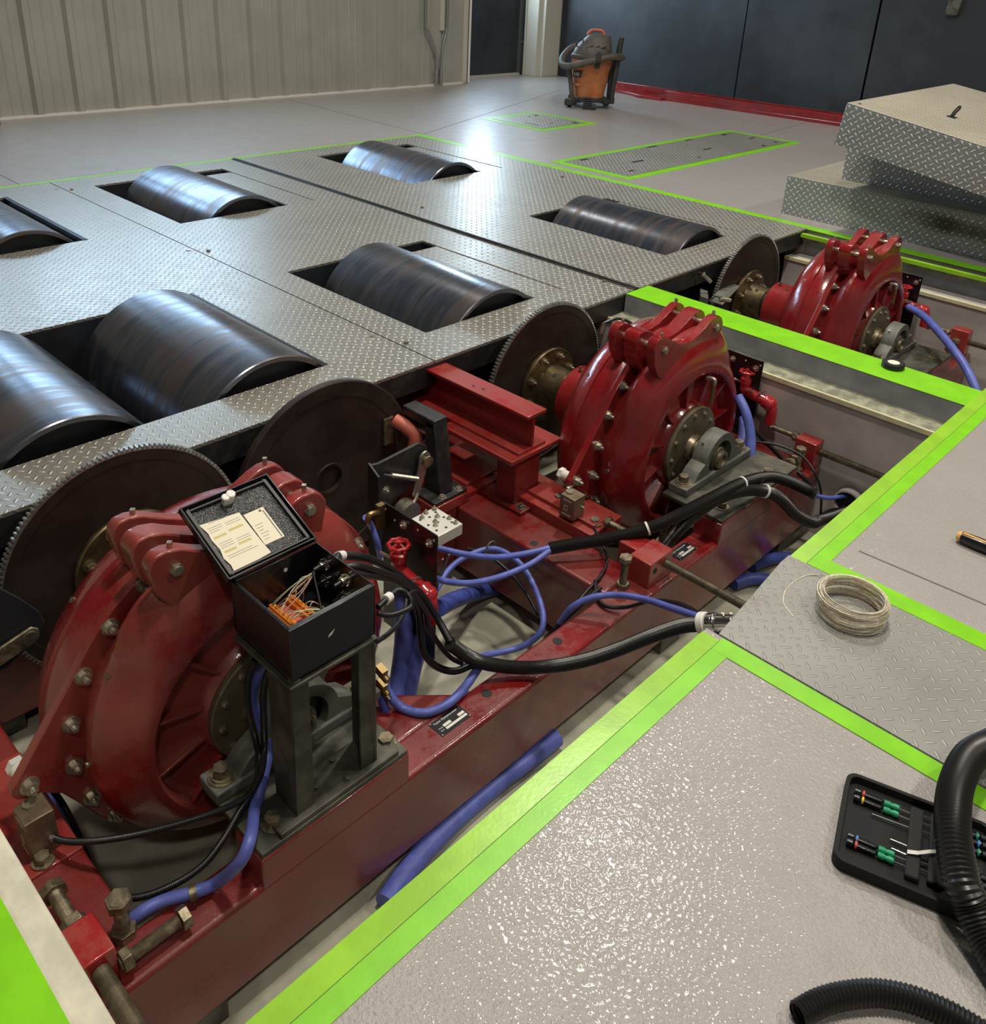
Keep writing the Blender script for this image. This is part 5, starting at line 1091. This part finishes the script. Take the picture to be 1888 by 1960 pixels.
mb = MB(); mb.cyl((-1.625, 1.40, -0.215), (-1.585, 1.40, -0.215), 0.034, n=24); mb.build('brake_chamber', 'zinc', t); mb = MB(); mb.tube([(-1.615, 1.41, -0.215), (-1.615, 1.44, -0.20), (-1.622, 1.455, -0.185)], 0.005, 8); mb.build('push_rod', 'zinc', t)
t = thing('lever_bracket', 'dark bracket with a greasy lever at the left edge before the nearest toothed disc', 'bracket', (-1.8, 0.42, -0.3))
mb = MB(); mb.prism([(0.20, -0.03), (0.40, -0.045), (0.455, -0.12), (0.488, -0.175), (0.495, -0.21), (0.475, -0.245), (0.40, -0.285), (0.20, -0.30)], 'x', -1.815, -1.805); mb.build('plate', 'dark_panel', t, bevel=0.002)
mb = MB(); mb.prism([(0.463, -0.198), (0.477, -0.210), (0.475, -0.232), (0.455, -0.243), (0.30, -0.285), (0.30, -0.24)], 'x', -1.80, -1.792); lvo = mb.build('lever', 'old_bolt', t, bevel=0.002)
mb = MB(); mb.cyl((-1.80, 0.455, -0.220), (-1.785, 0.455, -0.220), 0.016, n=20); mb.build('pivot', 'olive_steel', lvo)

# ------------------------------------------------------------------ control panels with water valve
def control_panel(yc, lb, mani=True):
    y = yc+(0.465 if not 2 < yc < 3 else 0.432); t = thing('valve_panel', lb, 'panel', (-1.36, y, -0.33), 'black upright panels behind the absorbers')
    mb = MB(); mb.box(-1.465, -1.268, y, y+0.004, -0.40, -0.028); p = mb.build('panel', 'box_black', t, bevel=0.001)
    for (x, z) in ((-1.455, -0.045), (-1.42, -0.06), (-1.335, -0.045), (-1.278, -0.045)): mb = MB(); mb.cyl((x, y, z), (x, y-0.001, z), 0.003, n=10); mb.build('screw_hole', 'white', p)
    for (x, z) in ((-1.385, -0.055), (-1.292, -0.060)): mb = MB(); mb.bolt((x, y, z), (0, -1, 0), 0.008, 0.006, 0.003, 0.003); mb.build('bolt', 'zinc', p)
    mb = MB(); mb.box(-1.47, -1.455, y-0.02, y+0.0, -0.10, -0.03); mb.tube([(-1.46, y-0.02, -0.05), (-1.46, y-0.045, -0.045), (-1.462, y-0.05, -0.065)], 0.008, 8, 0.006); mb.build('hose_fitting', 'brass', t)
    if mani:
        m_ = thing('manifold_block', 'white drilled manifold block bolted to the top of the near valve panel', 'manifold', (-1.317, y+0.045, -0.06))
        mb = MB(); mb.box(-1.366, -1.268, y+0.004, y+0.084, -0.062, -0.031); b_ = mb.build('block', 'alu', m_, bevel=0.002)
        for i in range(3):
            for j in range(3): mb = MB(); x_, y_ = -1.347+i*0.029+(0.006 if j % 2 else 0), y+0.018+j*0.025; mb.cyl((x_, y_, -0.0315), (x_, y_, -0.0305), 0.0036, n=12); mb.build('drilled_hole', 'dark', b_)
        for (x_, y_) in ((-1.360, y+0.048), (-1.352, y+0.028), (-1.358, y+0.074), (-1.318, y+0.040), (-1.306, y+0.030), (-1.305, y+0.074), (-1.281, y+0.072), (-1.33, y+0.058)):
            mb = MB(); mb.bolt((x_, y_, -0.031), (0, 0, 1), 0.005, 0.004, 0.005, 0.001); mb.build('screw', 'zinc', b_)
    return t
def valve(yc, lb):
    x, y = -1.358, yc+0.425; t = thing('gate_valve', lb, 'valve', (x, y, -0.2), 'red handwheel valves')
    c = (x, y, -0.082); mb = MB(); ring = [(x+0.024*(1+0.08*math.cos(8*a))*math.cos(a), y+0.024*(1+0.08*math.cos(8*a))*math.sin(a), -0.080) for a in [2*PI*k/48 for k in range(49)]]
    mb.tube(ring, 0.0045, 8, raw=True)
    for k in range(4): a = k*PI/2; mb.tube([(x, y, -0.076), (x+0.022*math.cos(a), y+0.022*math.sin(a), -0.080)], 0.0032, 6)
    mb.cyl((x, y, -0.084), (x, y, -0.070), 0.007, n=12); mb.build('handwheel', 'valve_red', t)
    mb = MB(); mb.lathe([(-0.150, 0.0), (-0.150, 0.017), (-0.125, 0.019), (-0.122, 0.021), (-0.104, 0.021), (-0.102, 0.013), (-0.092, 0.010), (-0.08, 0.006), (-0.08, 0.0)], (x, y, 0), (0, 0, 1), 20); mb.build('bonnet', 'valve_red', t, smooth=30)
    mb = MB(); mb.tube([(x, y, -0.135), (x+0.004, y, -0.148), (x+0.02, y, -0.155), (x+0.05, y, -0.160), (x+0.095, y, -0.166), (x+0.112, y, -0.178), (x+0.116, y, -0.205), (x+0.116, y, -0.24)], 0.0185, 16, 0.006); mb.lathe([(-0.006, 0.0), (-0.006, 0.024), (0.0, 0.026), (0.006, 0.024), (0.018, 0.027), (0.030, 0.022), (0.038, 0.010), (0.040, 0.0)], (x+0.088, y, -0.164), (1, 0, -0.35), 20); mb.build('pipe_elbow', 'valve_red', t)
    mb = MB(); mb.cyl((x+0.012, y-0.022, -0.14), (x+0.045, y-0.022, -0.135), 0.006, n=10); mb.cyl((x+0.06, y-0.018, -0.145), (x+0.085, y-0.006, -0.125), 0.004, n=8); mb.cyl((x-0.015, y-0.01, -0.12), (x-0.045, y-0.02, -0.115), 0.0035, n=8); mb.build('pet_cock', 'chrome', t)
    return t
control_panel(YC[0], 'black upright panel behind the nearest absorber, with the white manifold block on top')
control_panel(YC[1], 'black upright panel behind the middle absorber, against the pit partition', False)
control_panel(YC[2], 'small visible black panel behind the farthest absorber', False)
vv = valve(YC[0], 'red gate valve with a scalloped handwheel right of the junction box')
for k, lb in ((1, 'red gate valve peeking out behind the middle absorber'), (2, 'red gate valve and elbow behind the farthest absorber')):
    c_ = copy_tree(vv); c_.location.y += YC[k]-YC[0]; c_.location.x += 0.04; c_['label'] = lb

# ------------------------------------------------------------------ junction box on its stand
t = thing('steel_stand', 'greasy dark angle iron stand bolted over the nearest bearing, carrying the junction box', 'stand', (-1.06, 0.72, -0.256))
bz = -0.244
mb = MB(); mb.prism([(-1.088, 0.585), (-1.004, 0.585), (-1.004, 0.86), (-1.05, 0.875), (-1.088, 0.86)], 'z', -0.2555, bz); bp_ = mb.build('base_plate', 'olive_steel', t, bevel=0.002)
for (x, y) in ((-1.045, 0.69), (-1.075, 0.75), (-1.02, 0.745)): mb = MB(); mb.bolt((x, y, bz), (0, 0, 1), 0.0065, 0.004, 0, 0.001); mb.build('bolt', 'olive_steel', bp_)
for (y0, y1, s_) in ((0.629, 0.668, 1), (0.776, 0.815, -1)):
    mb = MB(); ya = y0 if s_ > 0 else y1-0.006
    mb.box(-1.088, -1.018, ya, ya+0.006, bz, 0.055); mb.box(-1.024, -1.018, y0, y1, bz, 0.055); mb.build('leg', 'olive_steel', t, bevel=0.0015)
mb = MB(); mb.box(-1.194, -1.014, 0.628, 0.818, 0.055, 0.063); mb.build('top_plate', 'olive_steel', t, bevel=0.002)
jb = thing('junction_box', 'open black junction box with papers in its raised lid, above the nearest bearing', 'electrical box', (-1.11, 0.725, 0.068))
X0, X1, Y0, Y1, Z0, Z1 = -1.198, -1.018, 0.635, 0.815, 0.070, 0.180
mb = MB()
mb.box(X0, X1, Y0, Y1, Z0, Z0+0.003); mb.box(X0, X0+0.003, Y0, Y1, Z0+0.003, Z1-0.004); mb.box(X1-0.003, X1, Y0, Y1, Z0+0.003, Z1); mb.box(X0+0.003, X1-0.003, Y0, Y0+0.003, Z0+0.003, Z1); mb.box(X0+0.003, X1-0.003, Y1-0.003, Y1, Z0+0.003, Z1)
mb.box(X1-0.010, X1-0.003, Y0+0.003, Y1-0.003, Z1-0.003, Z1); mb.box(X0+0.003, X1-0.010, Y0+0.003, Y0+0.008, Z1-0.003, Z1)
bx_ = mb.build('enclosure', 'box_black', jb, bevel=0.0012)
for (x, y) in ((X0+0.02, Y0+0.015), (X1-0.012, Y0+0.012), (X1-0.015, Y1-0.02), (X0+0.02, Y1-0.02)): mb = MB(); mb.cyl((x, y, 0.063), (x, y, 0.070), 0.011, n=16); mb.build('rubber_foot', 'cast_grey', jb)
mb = MB(); mb.prism([(Y0+0.078, 0.128), (Y0+0.090, 0.134), (Y0+0.084, 0.126), (Y0+0.076, 0.123)], 'x', X1, X1+0.0005); mb.build('sticker_scrap', 'white', bx_)
mb = MB(); mb.cyl((X0+0.003, Y0+0.11, 0.15), (X0+0.0045, Y0+0.11, 0.15), 0.004, n=12); mb.build('lamp_hole', 'white', bx_); mb = MB(); mb.box(X0+0.02, X0+0.024, Y0+0.003, Y0+0.006, 0.16, 0.166); mb.build('tab', 'white', bx_)
# glands on the right wall
for i, (x, z) in enumerate(((-1.158, 0.152), (-1.160, 0.113), (-1.094, 0.152), (-1.100, 0.110))):
    g = MB(); y = Y1-0.003; g.cyl((x, y, z), (x, y-0.003, z), 0.0115, n=14); g.cyl((x, y-0.003, z), (x, y-0.016, z), 0.0080, n=14)
    for k in range(8): a = 2*PI*k/8; g.cyl((x+0.0095*math.cos(a), y-0.003, z+0.0095*math.sin(a)), (x+0.0112*math.cos(a), y-0.009, z+0.0112*math.sin(a)), 0.0014, n=5)
    g.build('cable_gland', 'chrome' if i != 2 else 'zinc', jb); g = MB(); g.cyl((x, y-0.016, z), (x, y-0.030, z-0.002), 0.0052, n=10); g.build('gland_cable', 'cable', jb)
# terminal strip
mb = MB(); mb.box(-1.185, -1.108, 0.690, 0.752, Z0+0.003, Z0+0.012); mb.build('mounting_plate', 'cast_grey', jb)
tm = MB(); tm.box(-1.183, -1.112, 0.694, 0.712, Z0+0.012, Z0+0.026); tm.box(-1.183, -1.112, 0.734, 0.752, Z0+0.012, Z0+0.026)
for k in range(15): x = -1.181+0.0047*k; tm.box(x, x+0.0032, 0.697, 0.703, Z0+0.026, Z0+0.033); tm.box(x, x+0.0032, 0.739, 0.745, Z0+0.026, Z0+0.033)
tm.build('terminal_strip', 'terminal', jb); mb = MB(); mb.box(-1.160, -1.125, 0.714, 0.732, Z0+0.012, Z0+0.017); mb.box(-1.183, -1.112, 0.7125, 0.7335, Z0+0.0121, Z0+0.014); mb.build('circuit_board', 'handle_red', jb)
random.seed(5)
cols = ['wire_pink', 'wire_green', 'wire_yellow', 'wire_white', 'wire_brown']
for k in range(18):
    xe = -1.180+0.0045*k*0.85; ye = 0.700 if k % 3 else 0.742
    src = Vector((-1.155, 0.782, 0.150-0.002*(k % 4))) if k < 11 else Vector((-1.10, 0.770, 0.10))
    mid = Vector(((xe+src.x)/2+random.uniform(-0.012, 0.012), (ye+src.y)/2, 0.130 + random.uniform(-0.006, 0.012) if k < 11 else 0.112))
    mb = MB(); mb.tube([(xe, ye, Z0+0.030), (xe+0.002, ye+0.004, Z0+0.040), mid, src], 0.0009, 5, 0.008); mb.build('wire', cols[k % 5], jb)
mb = MB(); mb.tube([(-1.155, 0.778, 0.152), (-1.12, 0.765, 0.120), (-1.085, 0.750, 0.09), (-1.07, 0.745, 0.076)], 0.0022, 6); mb.build('wire', 'cable', jb)
# lid
H0 = Vector((-1.2, 0.63, 0.185)); U = Vector((0, 1, 0)); W = Vector((-0.152, 0, 0.065)).normalized(); NN = Vector((0.3932, 0, 0.9195))
def LP(u, v, n=0.0): return H0 + U*u + W*v + NN*n
lid = MB()
def lbox(m_, u0, u1, v0, v1, n0, n1):
    v = [LP(u, w_, n) for u in (u0, u1) for w_ in (v0, v1) for n in (n0, n1)]
    m_.add(v, [(0, 1, 3, 2), (4, 6, 7, 5), (0, 4, 5, 1), (2, 3, 7, 6), (0, 2, 6, 4), (1, 5, 7, 3)])
lbox(lid, -0.003, 0.184, -0.006, 0.168, -0.004, -0.001)
for a in ((-0.003, 0.0, -0.006, 0.168), (0.181, 0.184, -0.006, 0.168), (0.0, 0.181, -0.006, -0.003), (0.0, 0.181, 0.165, 0.168)): lbox(lid, *a, -0.001, 0.010)
lo = lid.build('lid', 'box_black', jb, bevel=0.0012)
m_ = MB()
for a in ((0.004, 0.010, 0.002, 0.160), (0.171, 0.177, 0.002, 0.160), (0.010, 0.171, 0.002, 0.007), (0.010, 0.171, 0.154, 0.160)): lbox(m_, *a, -0.001, 0.007)
m_.build('gasket', 'rubber', lo, bevel=0.002)
m_ = MB(); lbox(m_, 0.010, 0.171, 0.007, 0.154, -0.001, 0.0003); m_.build('lid_lining', 'box_inner', lo)
m_ = MB(); pts = [(0.014, 0.123), (0.050, 0.1195), (0.092, 0.116), (0.093, 0.08), (0.094, 0.045), (0.0965, 0.011), (0.070, 0.009), (0.045, 0.009), (0.018, 0.008), (0.020, 0.022), (0.016, 0.04), (0.020, 0.060), (0.017, 0.085), (0.019, 0.10)]
n = len(pts); m_.add([LP(u, v, 0.001) for u, v in pts]+[LP(u, v, 0.0014) for u, v in pts], [tuple(range(n)), tuple(range(n, 2*n))[::-1]]+[(k, (k+1) % n, n+(k+1) % n, n+k) for k in range(n)]); pp = m_.build('data_sheet', 'paper', lo)
m_ = MB()
for (u, v, l_) in ((0.022, 0.108, 0.028), (0.022, 0.103, 0.028), (0.022, 0.098, 0.020), (0.056, 0.106, 0.03), (0.056, 0.101, 0.03), (0.024, 0.070, 0.026), (0.024, 0.065, 0.026), (0.024, 0.060, 0.026), (0.056, 0.066, 0.028), (0.056, 0.061, 0.028), (0.024, 0.040, 0.05), (0.024, 0.035, 0.06), (0.03, 0.118, 0.05)): lbox(m_, u, u+l_, v, v+0.0007, 0.0014, 0.0016)
m_.build('printed_line', 'ink', pp); m_ = MB()
for (u, v, l_) in ((0.022, 0.083, 0.025), (0.054, 0.086, 0.030), (0.024, 0.048, 0.024), (0.055, 0.052, 0.026)): lbox(m_, u, u+l_, v, v+0.005, 0.0014, 0.0015)
m_.build('highlighter_mark', 'highlighter', pp)
m_ = MB(); lbox(m_, 0.096, 0.138, 0.030, 0.107, 0.0004, 0.0010); st = m_.build('device_label', 'paper', lo)
m_ = MB(); lbox(m_, 0.1325, 0.1345, 0.032, 0.100, 0.0010, 0.0012); lbox(m_, 0.126, 0.131, 0.099, 0.104, 0.0010, 0.0012)
for k in range(6): lbox(m_, 0.102, 0.112+0.003*(k % 3), 0.040+0.007*k, 0.0408+0.007*k, 0.0010, 0.0012)
m_.build('printed_line', 'ink', st)
m_ = MB(); lbox(m_, 0.074, 0.096, 0.140, 0.152, -0.001, 0.018); m_.cyl(LP(0.090, 0.148, 0.018), LP(0.090, 0.148, 0.024), 0.009, n=16); m_.cyl(LP(0.078, 0.146, 0.018), LP(0.078, 0.146, 0.023), 0.008, n=14); m_.build('latch', 'white', lo, bevel=0.002)
m_ = MB(); m_.cyl((X0-0.003, 0.645, 0.183), (X0-0.003, 0.805, 0.183), 0.0022, n=10); m_.build('hinge', 'box_black', jb)

# ------------------------------------------------------------------ sensor bracket and leads of the far disc
t = thing('sensor_bracket', 'grey steel sensor bracket beside the far toothed disc', 'bracket', (-1.85, 3.40, -0.12))
mb = MB(); mb.prism([(-1.835, 3.325), (-1.770, 3.325), (-1.850, 3.61), (-1.922, 3.61)], 'z', -0.104, -0.098); mb.prism([(-1.90, 3.36), (-1.86, 3.36), (-1.92, 3.45), (-1.96, 3.45)], 'z', -0.30, -0.106)
mb.build('bracket_plate', 'cast_grey', t, bevel=0.001)
mb = MB(); mb.bolt((-1.86, 3.50, -0.098), (0, 0, 1), 0.007, 0.005, 0.003, 0.002); mb.build('bolt', 'zinc', t)
for (p0, p1, lb) in (((-1.93, 3.40, -0.02), (-1.90, 3.43, -0.055), 'speed sensor with a bright nut over the dark gap by the far toothed disc'), ((-1.80, 3.35, -0.085), (-1.77, 3.39, -0.095), 'second speed sensor just behind the green partition edge')):
    s_ = thing('speed_sensor', lb, 'sensor', p0, 'speed sensors by the far disc')
    mb = MB(); mb.cyl(p0, p1, 0.009, n=12); mb.cyl(Vector(p0), Vector(p0)+Vector((0.006, 0.004, -0.003)), 0.013, n=6); mb.build('barrel', 'zinc', s_)
    mb = MB(); q = Vector(p0); mb.tube([q, q+Vector((-0.02, -0.01, 0.005)), q+Vector((-0.045, -0.03, -0.05)), q+Vector((-0.05, -0.04, -0.14))], 0.003, 6); mb.build('lead', 'cable', s_)
# small actuators behind the middle disc
t = thing('sensor_cluster', 'grey sensor block with two bright fittings behind the middle toothed disc', 'sensor', (-1.85, 2.62, -0.1))
mb = MB(); mb.box(-1.84, -1.79, 2.60, 2.68, -0.16, -0.07); mb.box(-1.87, -1.78, 2.57, 2.70, -0.20, -0.16); mb.box(-1.86, -1.80, 2.58, 2.69, -0.42, -0.20); mb.build('block', 'cast_grey', t, bevel=0.003)
mb = MB(); mb.cyl((-1.86, 2.59, -0.07), (-1.86, 2.60, -0.03), 0.008, n=10); mb.cyl((-1.80, 2.72, -0.05), (-1.77, 2.72, -0.045), 0.009, n=10); mb.build('fitting', 'zinc', t)
mb = MB(); mb.tube([(-1.86, 2.60, -0.03), (-1.84, 2.66, -0.02), (-1.80, 2.70, -0.04), (-1.76, 2.70, -0.08), (-1.72, 2.66, -0.18)], 0.006, 8); mb.build('lead', 'cable', t)
mb = MB(); mb.tube([(-1.76, 2.52, -0.10), (-1.78, 2.56, -0.12), (-1.80, 2.55, -0.19), (-1.82, 2.57, -0.28)], 0.018, 10, 0.01); mb.box(-1.86, -1.76, 2.53, 2.58, -0.30, -0.26); tag(mb.build('brake_caliper', 'old_bolt', bevel=0.003), 'rusty brake caliper on the far side of the middle toothed disc', 'caliper')

# ================================================================== hoses and cables
def hose(key, mat, r, lb, cat, nm, group=None, n=12, **kw):
    mb = MB(); mb.tube(PATHS[key], r, n, **kw); o = mb.build(nm, mat, smooth=45); tag(o, lb, cat, group); return o
hose('LOOM', 'conduit_black', 0.0165, 'black corrugated loom sweeping over the beam to the chrome pit-edge fitting', 'cable conduit', 'cable_loom', n=16, pitch=0.0042, amp=0.10)
f = PATHS['FIT']; t = thing('conduit_fitting', 'chrome conduit connector with a white ring at the notch in the green edge', 'fitting', f[0])
d = (Vector(f[2])-Vector(f[0])).normalized(); p = Vector(f[0])
mb = MB(); mb.cyl(p-d*0.004, p+d*0.013, 0.0235, n=26)
for k in range(20): a = 2*PI*k/20; mb
mb.build('ring', 'white', t, bevel=0.002)
mb = MB(); mb.cyl(p+d*0.016, p+d*0.030, 0.021, n=24); mb.cyl(p+d*0.030, p+d*0.036, 0.023, n=24); mb.cyl(p+d*0.036, p+d*0.075, 0.018, n=24); mb.build('connector', 'chrome', t, bevel=0.001)
for q in (0.045, 0.063): mb = MB(); mb.cyl(p+d*q+Vector((0, 0, 0.016)), p+d*q+Vector((0, 0, 0.026)), 0.0035, n=8); mb.build('screw', 'zinc', t)
hose('CONA', 'conduit_black', 0.0185, 'black corrugated conduit lying behind, over the foot of the middle bearing', 'cable conduit', 'corrugated_conduit', 'conduits over the middle bearing', 16, pitch=0.0042, amp=0.10)
hose('CONB', 'conduit_black', 0.0185, 'black conduit bending down from the middle bearing to the drain pipe', 'cable conduit', 'corrugated_conduit', 'conduits over the middle bearing', 16, pitch=0.0042, amp=0.10)
def ring_on(key, i, r, lb):
    P_ = PATHS[key]; a, b = Vector(P_[i-1]), Vector(P_[i+1]); d = (b-a).normalized(); p = Vector(P_[i]); mb = MB(); mb.lathe([(-0.003, r-0.0035), (-0.003, r), (0.003, r), (0.003, r-0.0035)], p, d, 24, close=True)
    tag(mb.build('cable_tie', 'white'), lb, 'cable tie', 'white ties on the conduits')
ring_on('CONA', 6, 0.0215, 'pale tie on the rear conduit at the foot of the middle bearing'); ring_on('CONB', 5, 0.0215, 'white tie on the front conduit just before it bends down'); ring_on('CONA', 3, 0.0205, 'pale tie on the rear conduit below the middle absorber')
for key, mat, r, lb in (('B1', 'hose_blue', 0.0085, 'upper blue hose from the black conduit to the near valve panel'), ('B2', 'hose_blue', 0.0085, 'lower blue hose sagging from the black conduit to the near valve panel'),
    ('B3', 'hose_blue', 0.0085, 'blue hose looping down past the cross beam to the pit floor'), ('B4', 'hose_blue', 0.0085, 'blue hose arching over the beam to the chrome fitting'),
    ('B5', 'hose_blue', 0.0245, 'thick blue water hose dropping straight down from the red valve'), ('B6', 'hose_blue', 0.0215, 'thick blue hose slanting down behind the vertical one'),
    ('B7', 'hose_dark_blue', 0.024, 'thick dark blue hose running off behind the red elbow across the pit floor'), ('B8', 'hose_blue', 0.0105, 'blue hose bowing below the brass fittings to the loom'),
    ('B8b', 'hose_dark_blue', 0.0105, 'darker blue hose passing under the bowed one beside the nearest stand'), ('B9', 'hose_blue', 0.024, 'thick printed blue hose on the pit floor beside the long beam, bottom centre'),
    ('B10', 'hose_dark_blue', 0.020, 'front stub of blue hose on the pit floor beside the pale post corner'), ('B11', 'hose_dark_blue', 0.020, 'rear stub of blue hose on the pit floor beside the beam'),
    ('B12', 'hose_blue', 0.0110, 'blue hose hanging from the junction box in front of the nearest absorber'), ('B13', 'hose_blue', 0.0100, 'blue hose behind the load cell at the bottom left'),
    ('U2A', 'hose_blue', 0.0165, 'blue hose curving down right of the middle absorber'), ('U2B', 'hose_blue', 0.0150, 'shorter blue hose behind the curved one by the middle absorber'),
    ('U3A', 'hose_blue', 0.0165, 'long blue hose arching from the farthest absorber to the right')):
    hose(key, mat, r, lb, 'hose', 'blue_hose', 'blue water hoses', 14)
for key, r, lb, pt in (('K1', 0.0065, 'black cable beside the blue hose behind the nearest load cell', 0.003), ('K2', 0.0065, 'ribbed black conduit sagging from the nearest load cell to the stand', 0.0032), ('K3', 0.0070, 'ribbed black conduit from the near frame corner up to the junction box', 0.0032),
    ('C1', 0.0085, 'thick black cable leaving the junction box on top, white marked', None), ('C2', 0.0085, 'black cable looping lowest before it enters the loom', None), ('C3', 0.0060, 'thin black cable inside the bundle right of the junction box', None),
    ('C4', 0.0060, 'ribbed black cable coiled beside the junction box', 0.0035), ('C5', 0.0050, 'ribbed black cable bending back below the coil to the stand', 0.0035),
    ('LCW2', 0.0042, 'thin black lead from the middle load cell across the cross beam', None), ('BW1', 0.0060, 'black cable running down beside the load cell lead', None), ('BW2', 0.0050, 'black cable under the blue hose loop on the cross beam side', None), ('BW3', 0.0055, 'black cable crossing the beam under the blue hose to the chrome fitting', None),
    ('FW1', 0.0075, 'black cable hooked back behind the middle bearing', None), ('FW2', 0.0040, 'thin black cable hanging in front of the far corner block', None), ('FW4', 0.0045, 'thin black cable entering the drain pipe', None),
    ('MF1', 0.0028, 'left thin black tube under the white manifold block', None), ('MF2', 0.0028, 'middle thin black tube under the white manifold block', None), ('MF3', 0.0028, 'right thin black tube under the white manifold block', None)):
    kw = {'pitch': pt, 'amp': 0.14} if pt else {}
    hose(key, 'cable', r, lb, 'cable', 'black_cable', 'black cables in the pit', 10, **kw)
hose('FW3', 'hose_blue', 0.007, 'thin blue hose going into the drain pipe', 'hose', 'blue_hose', 'blue water hoses', 10)
hose('TOP1', 'hose_blue', 0.0085, 'short blue hose dropping left of the near valve panel', 'hose', 'blue_hose', 'blue water hoses', 10)
for key, i, r, lb in (('C1', 2, 0.0098, 'white marker sleeve on the upper cable beside the junction box'), ('C4', 1, 0.0098, 'white marker sleeve on the coiled cable by the box corner')):
    P_ = PATHS[key]; a, b = Vector(P_[i-1]), Vector(P_[i+1]); d = (b-a).normalized(); p = Vector(P_[i]); mb = MB(); mb.cyl(p-d*0.009, p+d*0.009, r, n=14); tag(mb.build('marker_sleeve', 'white'), lb, 'marker', 'white cable markers')
t = thing('brass_tap', 'pair of brass hose taps on the frame right of the junction box stand', 'tap', (-1.19, 0.965, -0.25))
for z in (-0.234, -0.275): mb = MB(); mb.cyl((-1.20, 0.965, z), (-1.165, 0.965, z-0.01), 0.008, n=10); mb.obox((-1.185, 0.965, z+0.010), ((1, 0, -0.3), (0, 1, 0), (0, 0, 1)), (0.012, 0.008, 0.004)); mb.build('tap_body', 'brass', t)
mb = MB(); mb.cyl((-1.168, 0.965, -0.288), (-1.158, 0.966, -0.293), 0.0065, n=8); mb.build('nut', 'chrome', t)
t = thing('cable_clip', 'steel pipe clip holding the blue hose on the frame at the bottom left', 'clip', PATHS['B12'][11])
P_ = PATHS['B12']; p = Vector(P_[11]); d = (Vector(P_[12])-Vector(P_[10])).normalized(); mb = MB(); mb.lathe([(-0.006, 0.0112), (-0.006, 0.0140), (0.006, 0.0140), (0.006, 0.0112)], p, d, 20, close=True); mb.cyl(p+Vector((0, 0, -0.03)), p+Vector((0, 0, -0.0125)), 0.004, n=8); mb.build('band', 'old_bolt', t)
t = thing('hose_ring', 'grey steel ring holding the blue hose against the cross beam', 'clip', PATHS['B3'][3])
p = Vector(PATHS['B3'][3]); mb = MB(); mb.tube([p+Vector((0.0, 0.020*math.cos(a), 0.024*math.sin(a))) for a in [2*PI*k/24 for k in range(25)]], 0.0025, 6, raw=True); mb.build('ring', 'cast_grey', t)
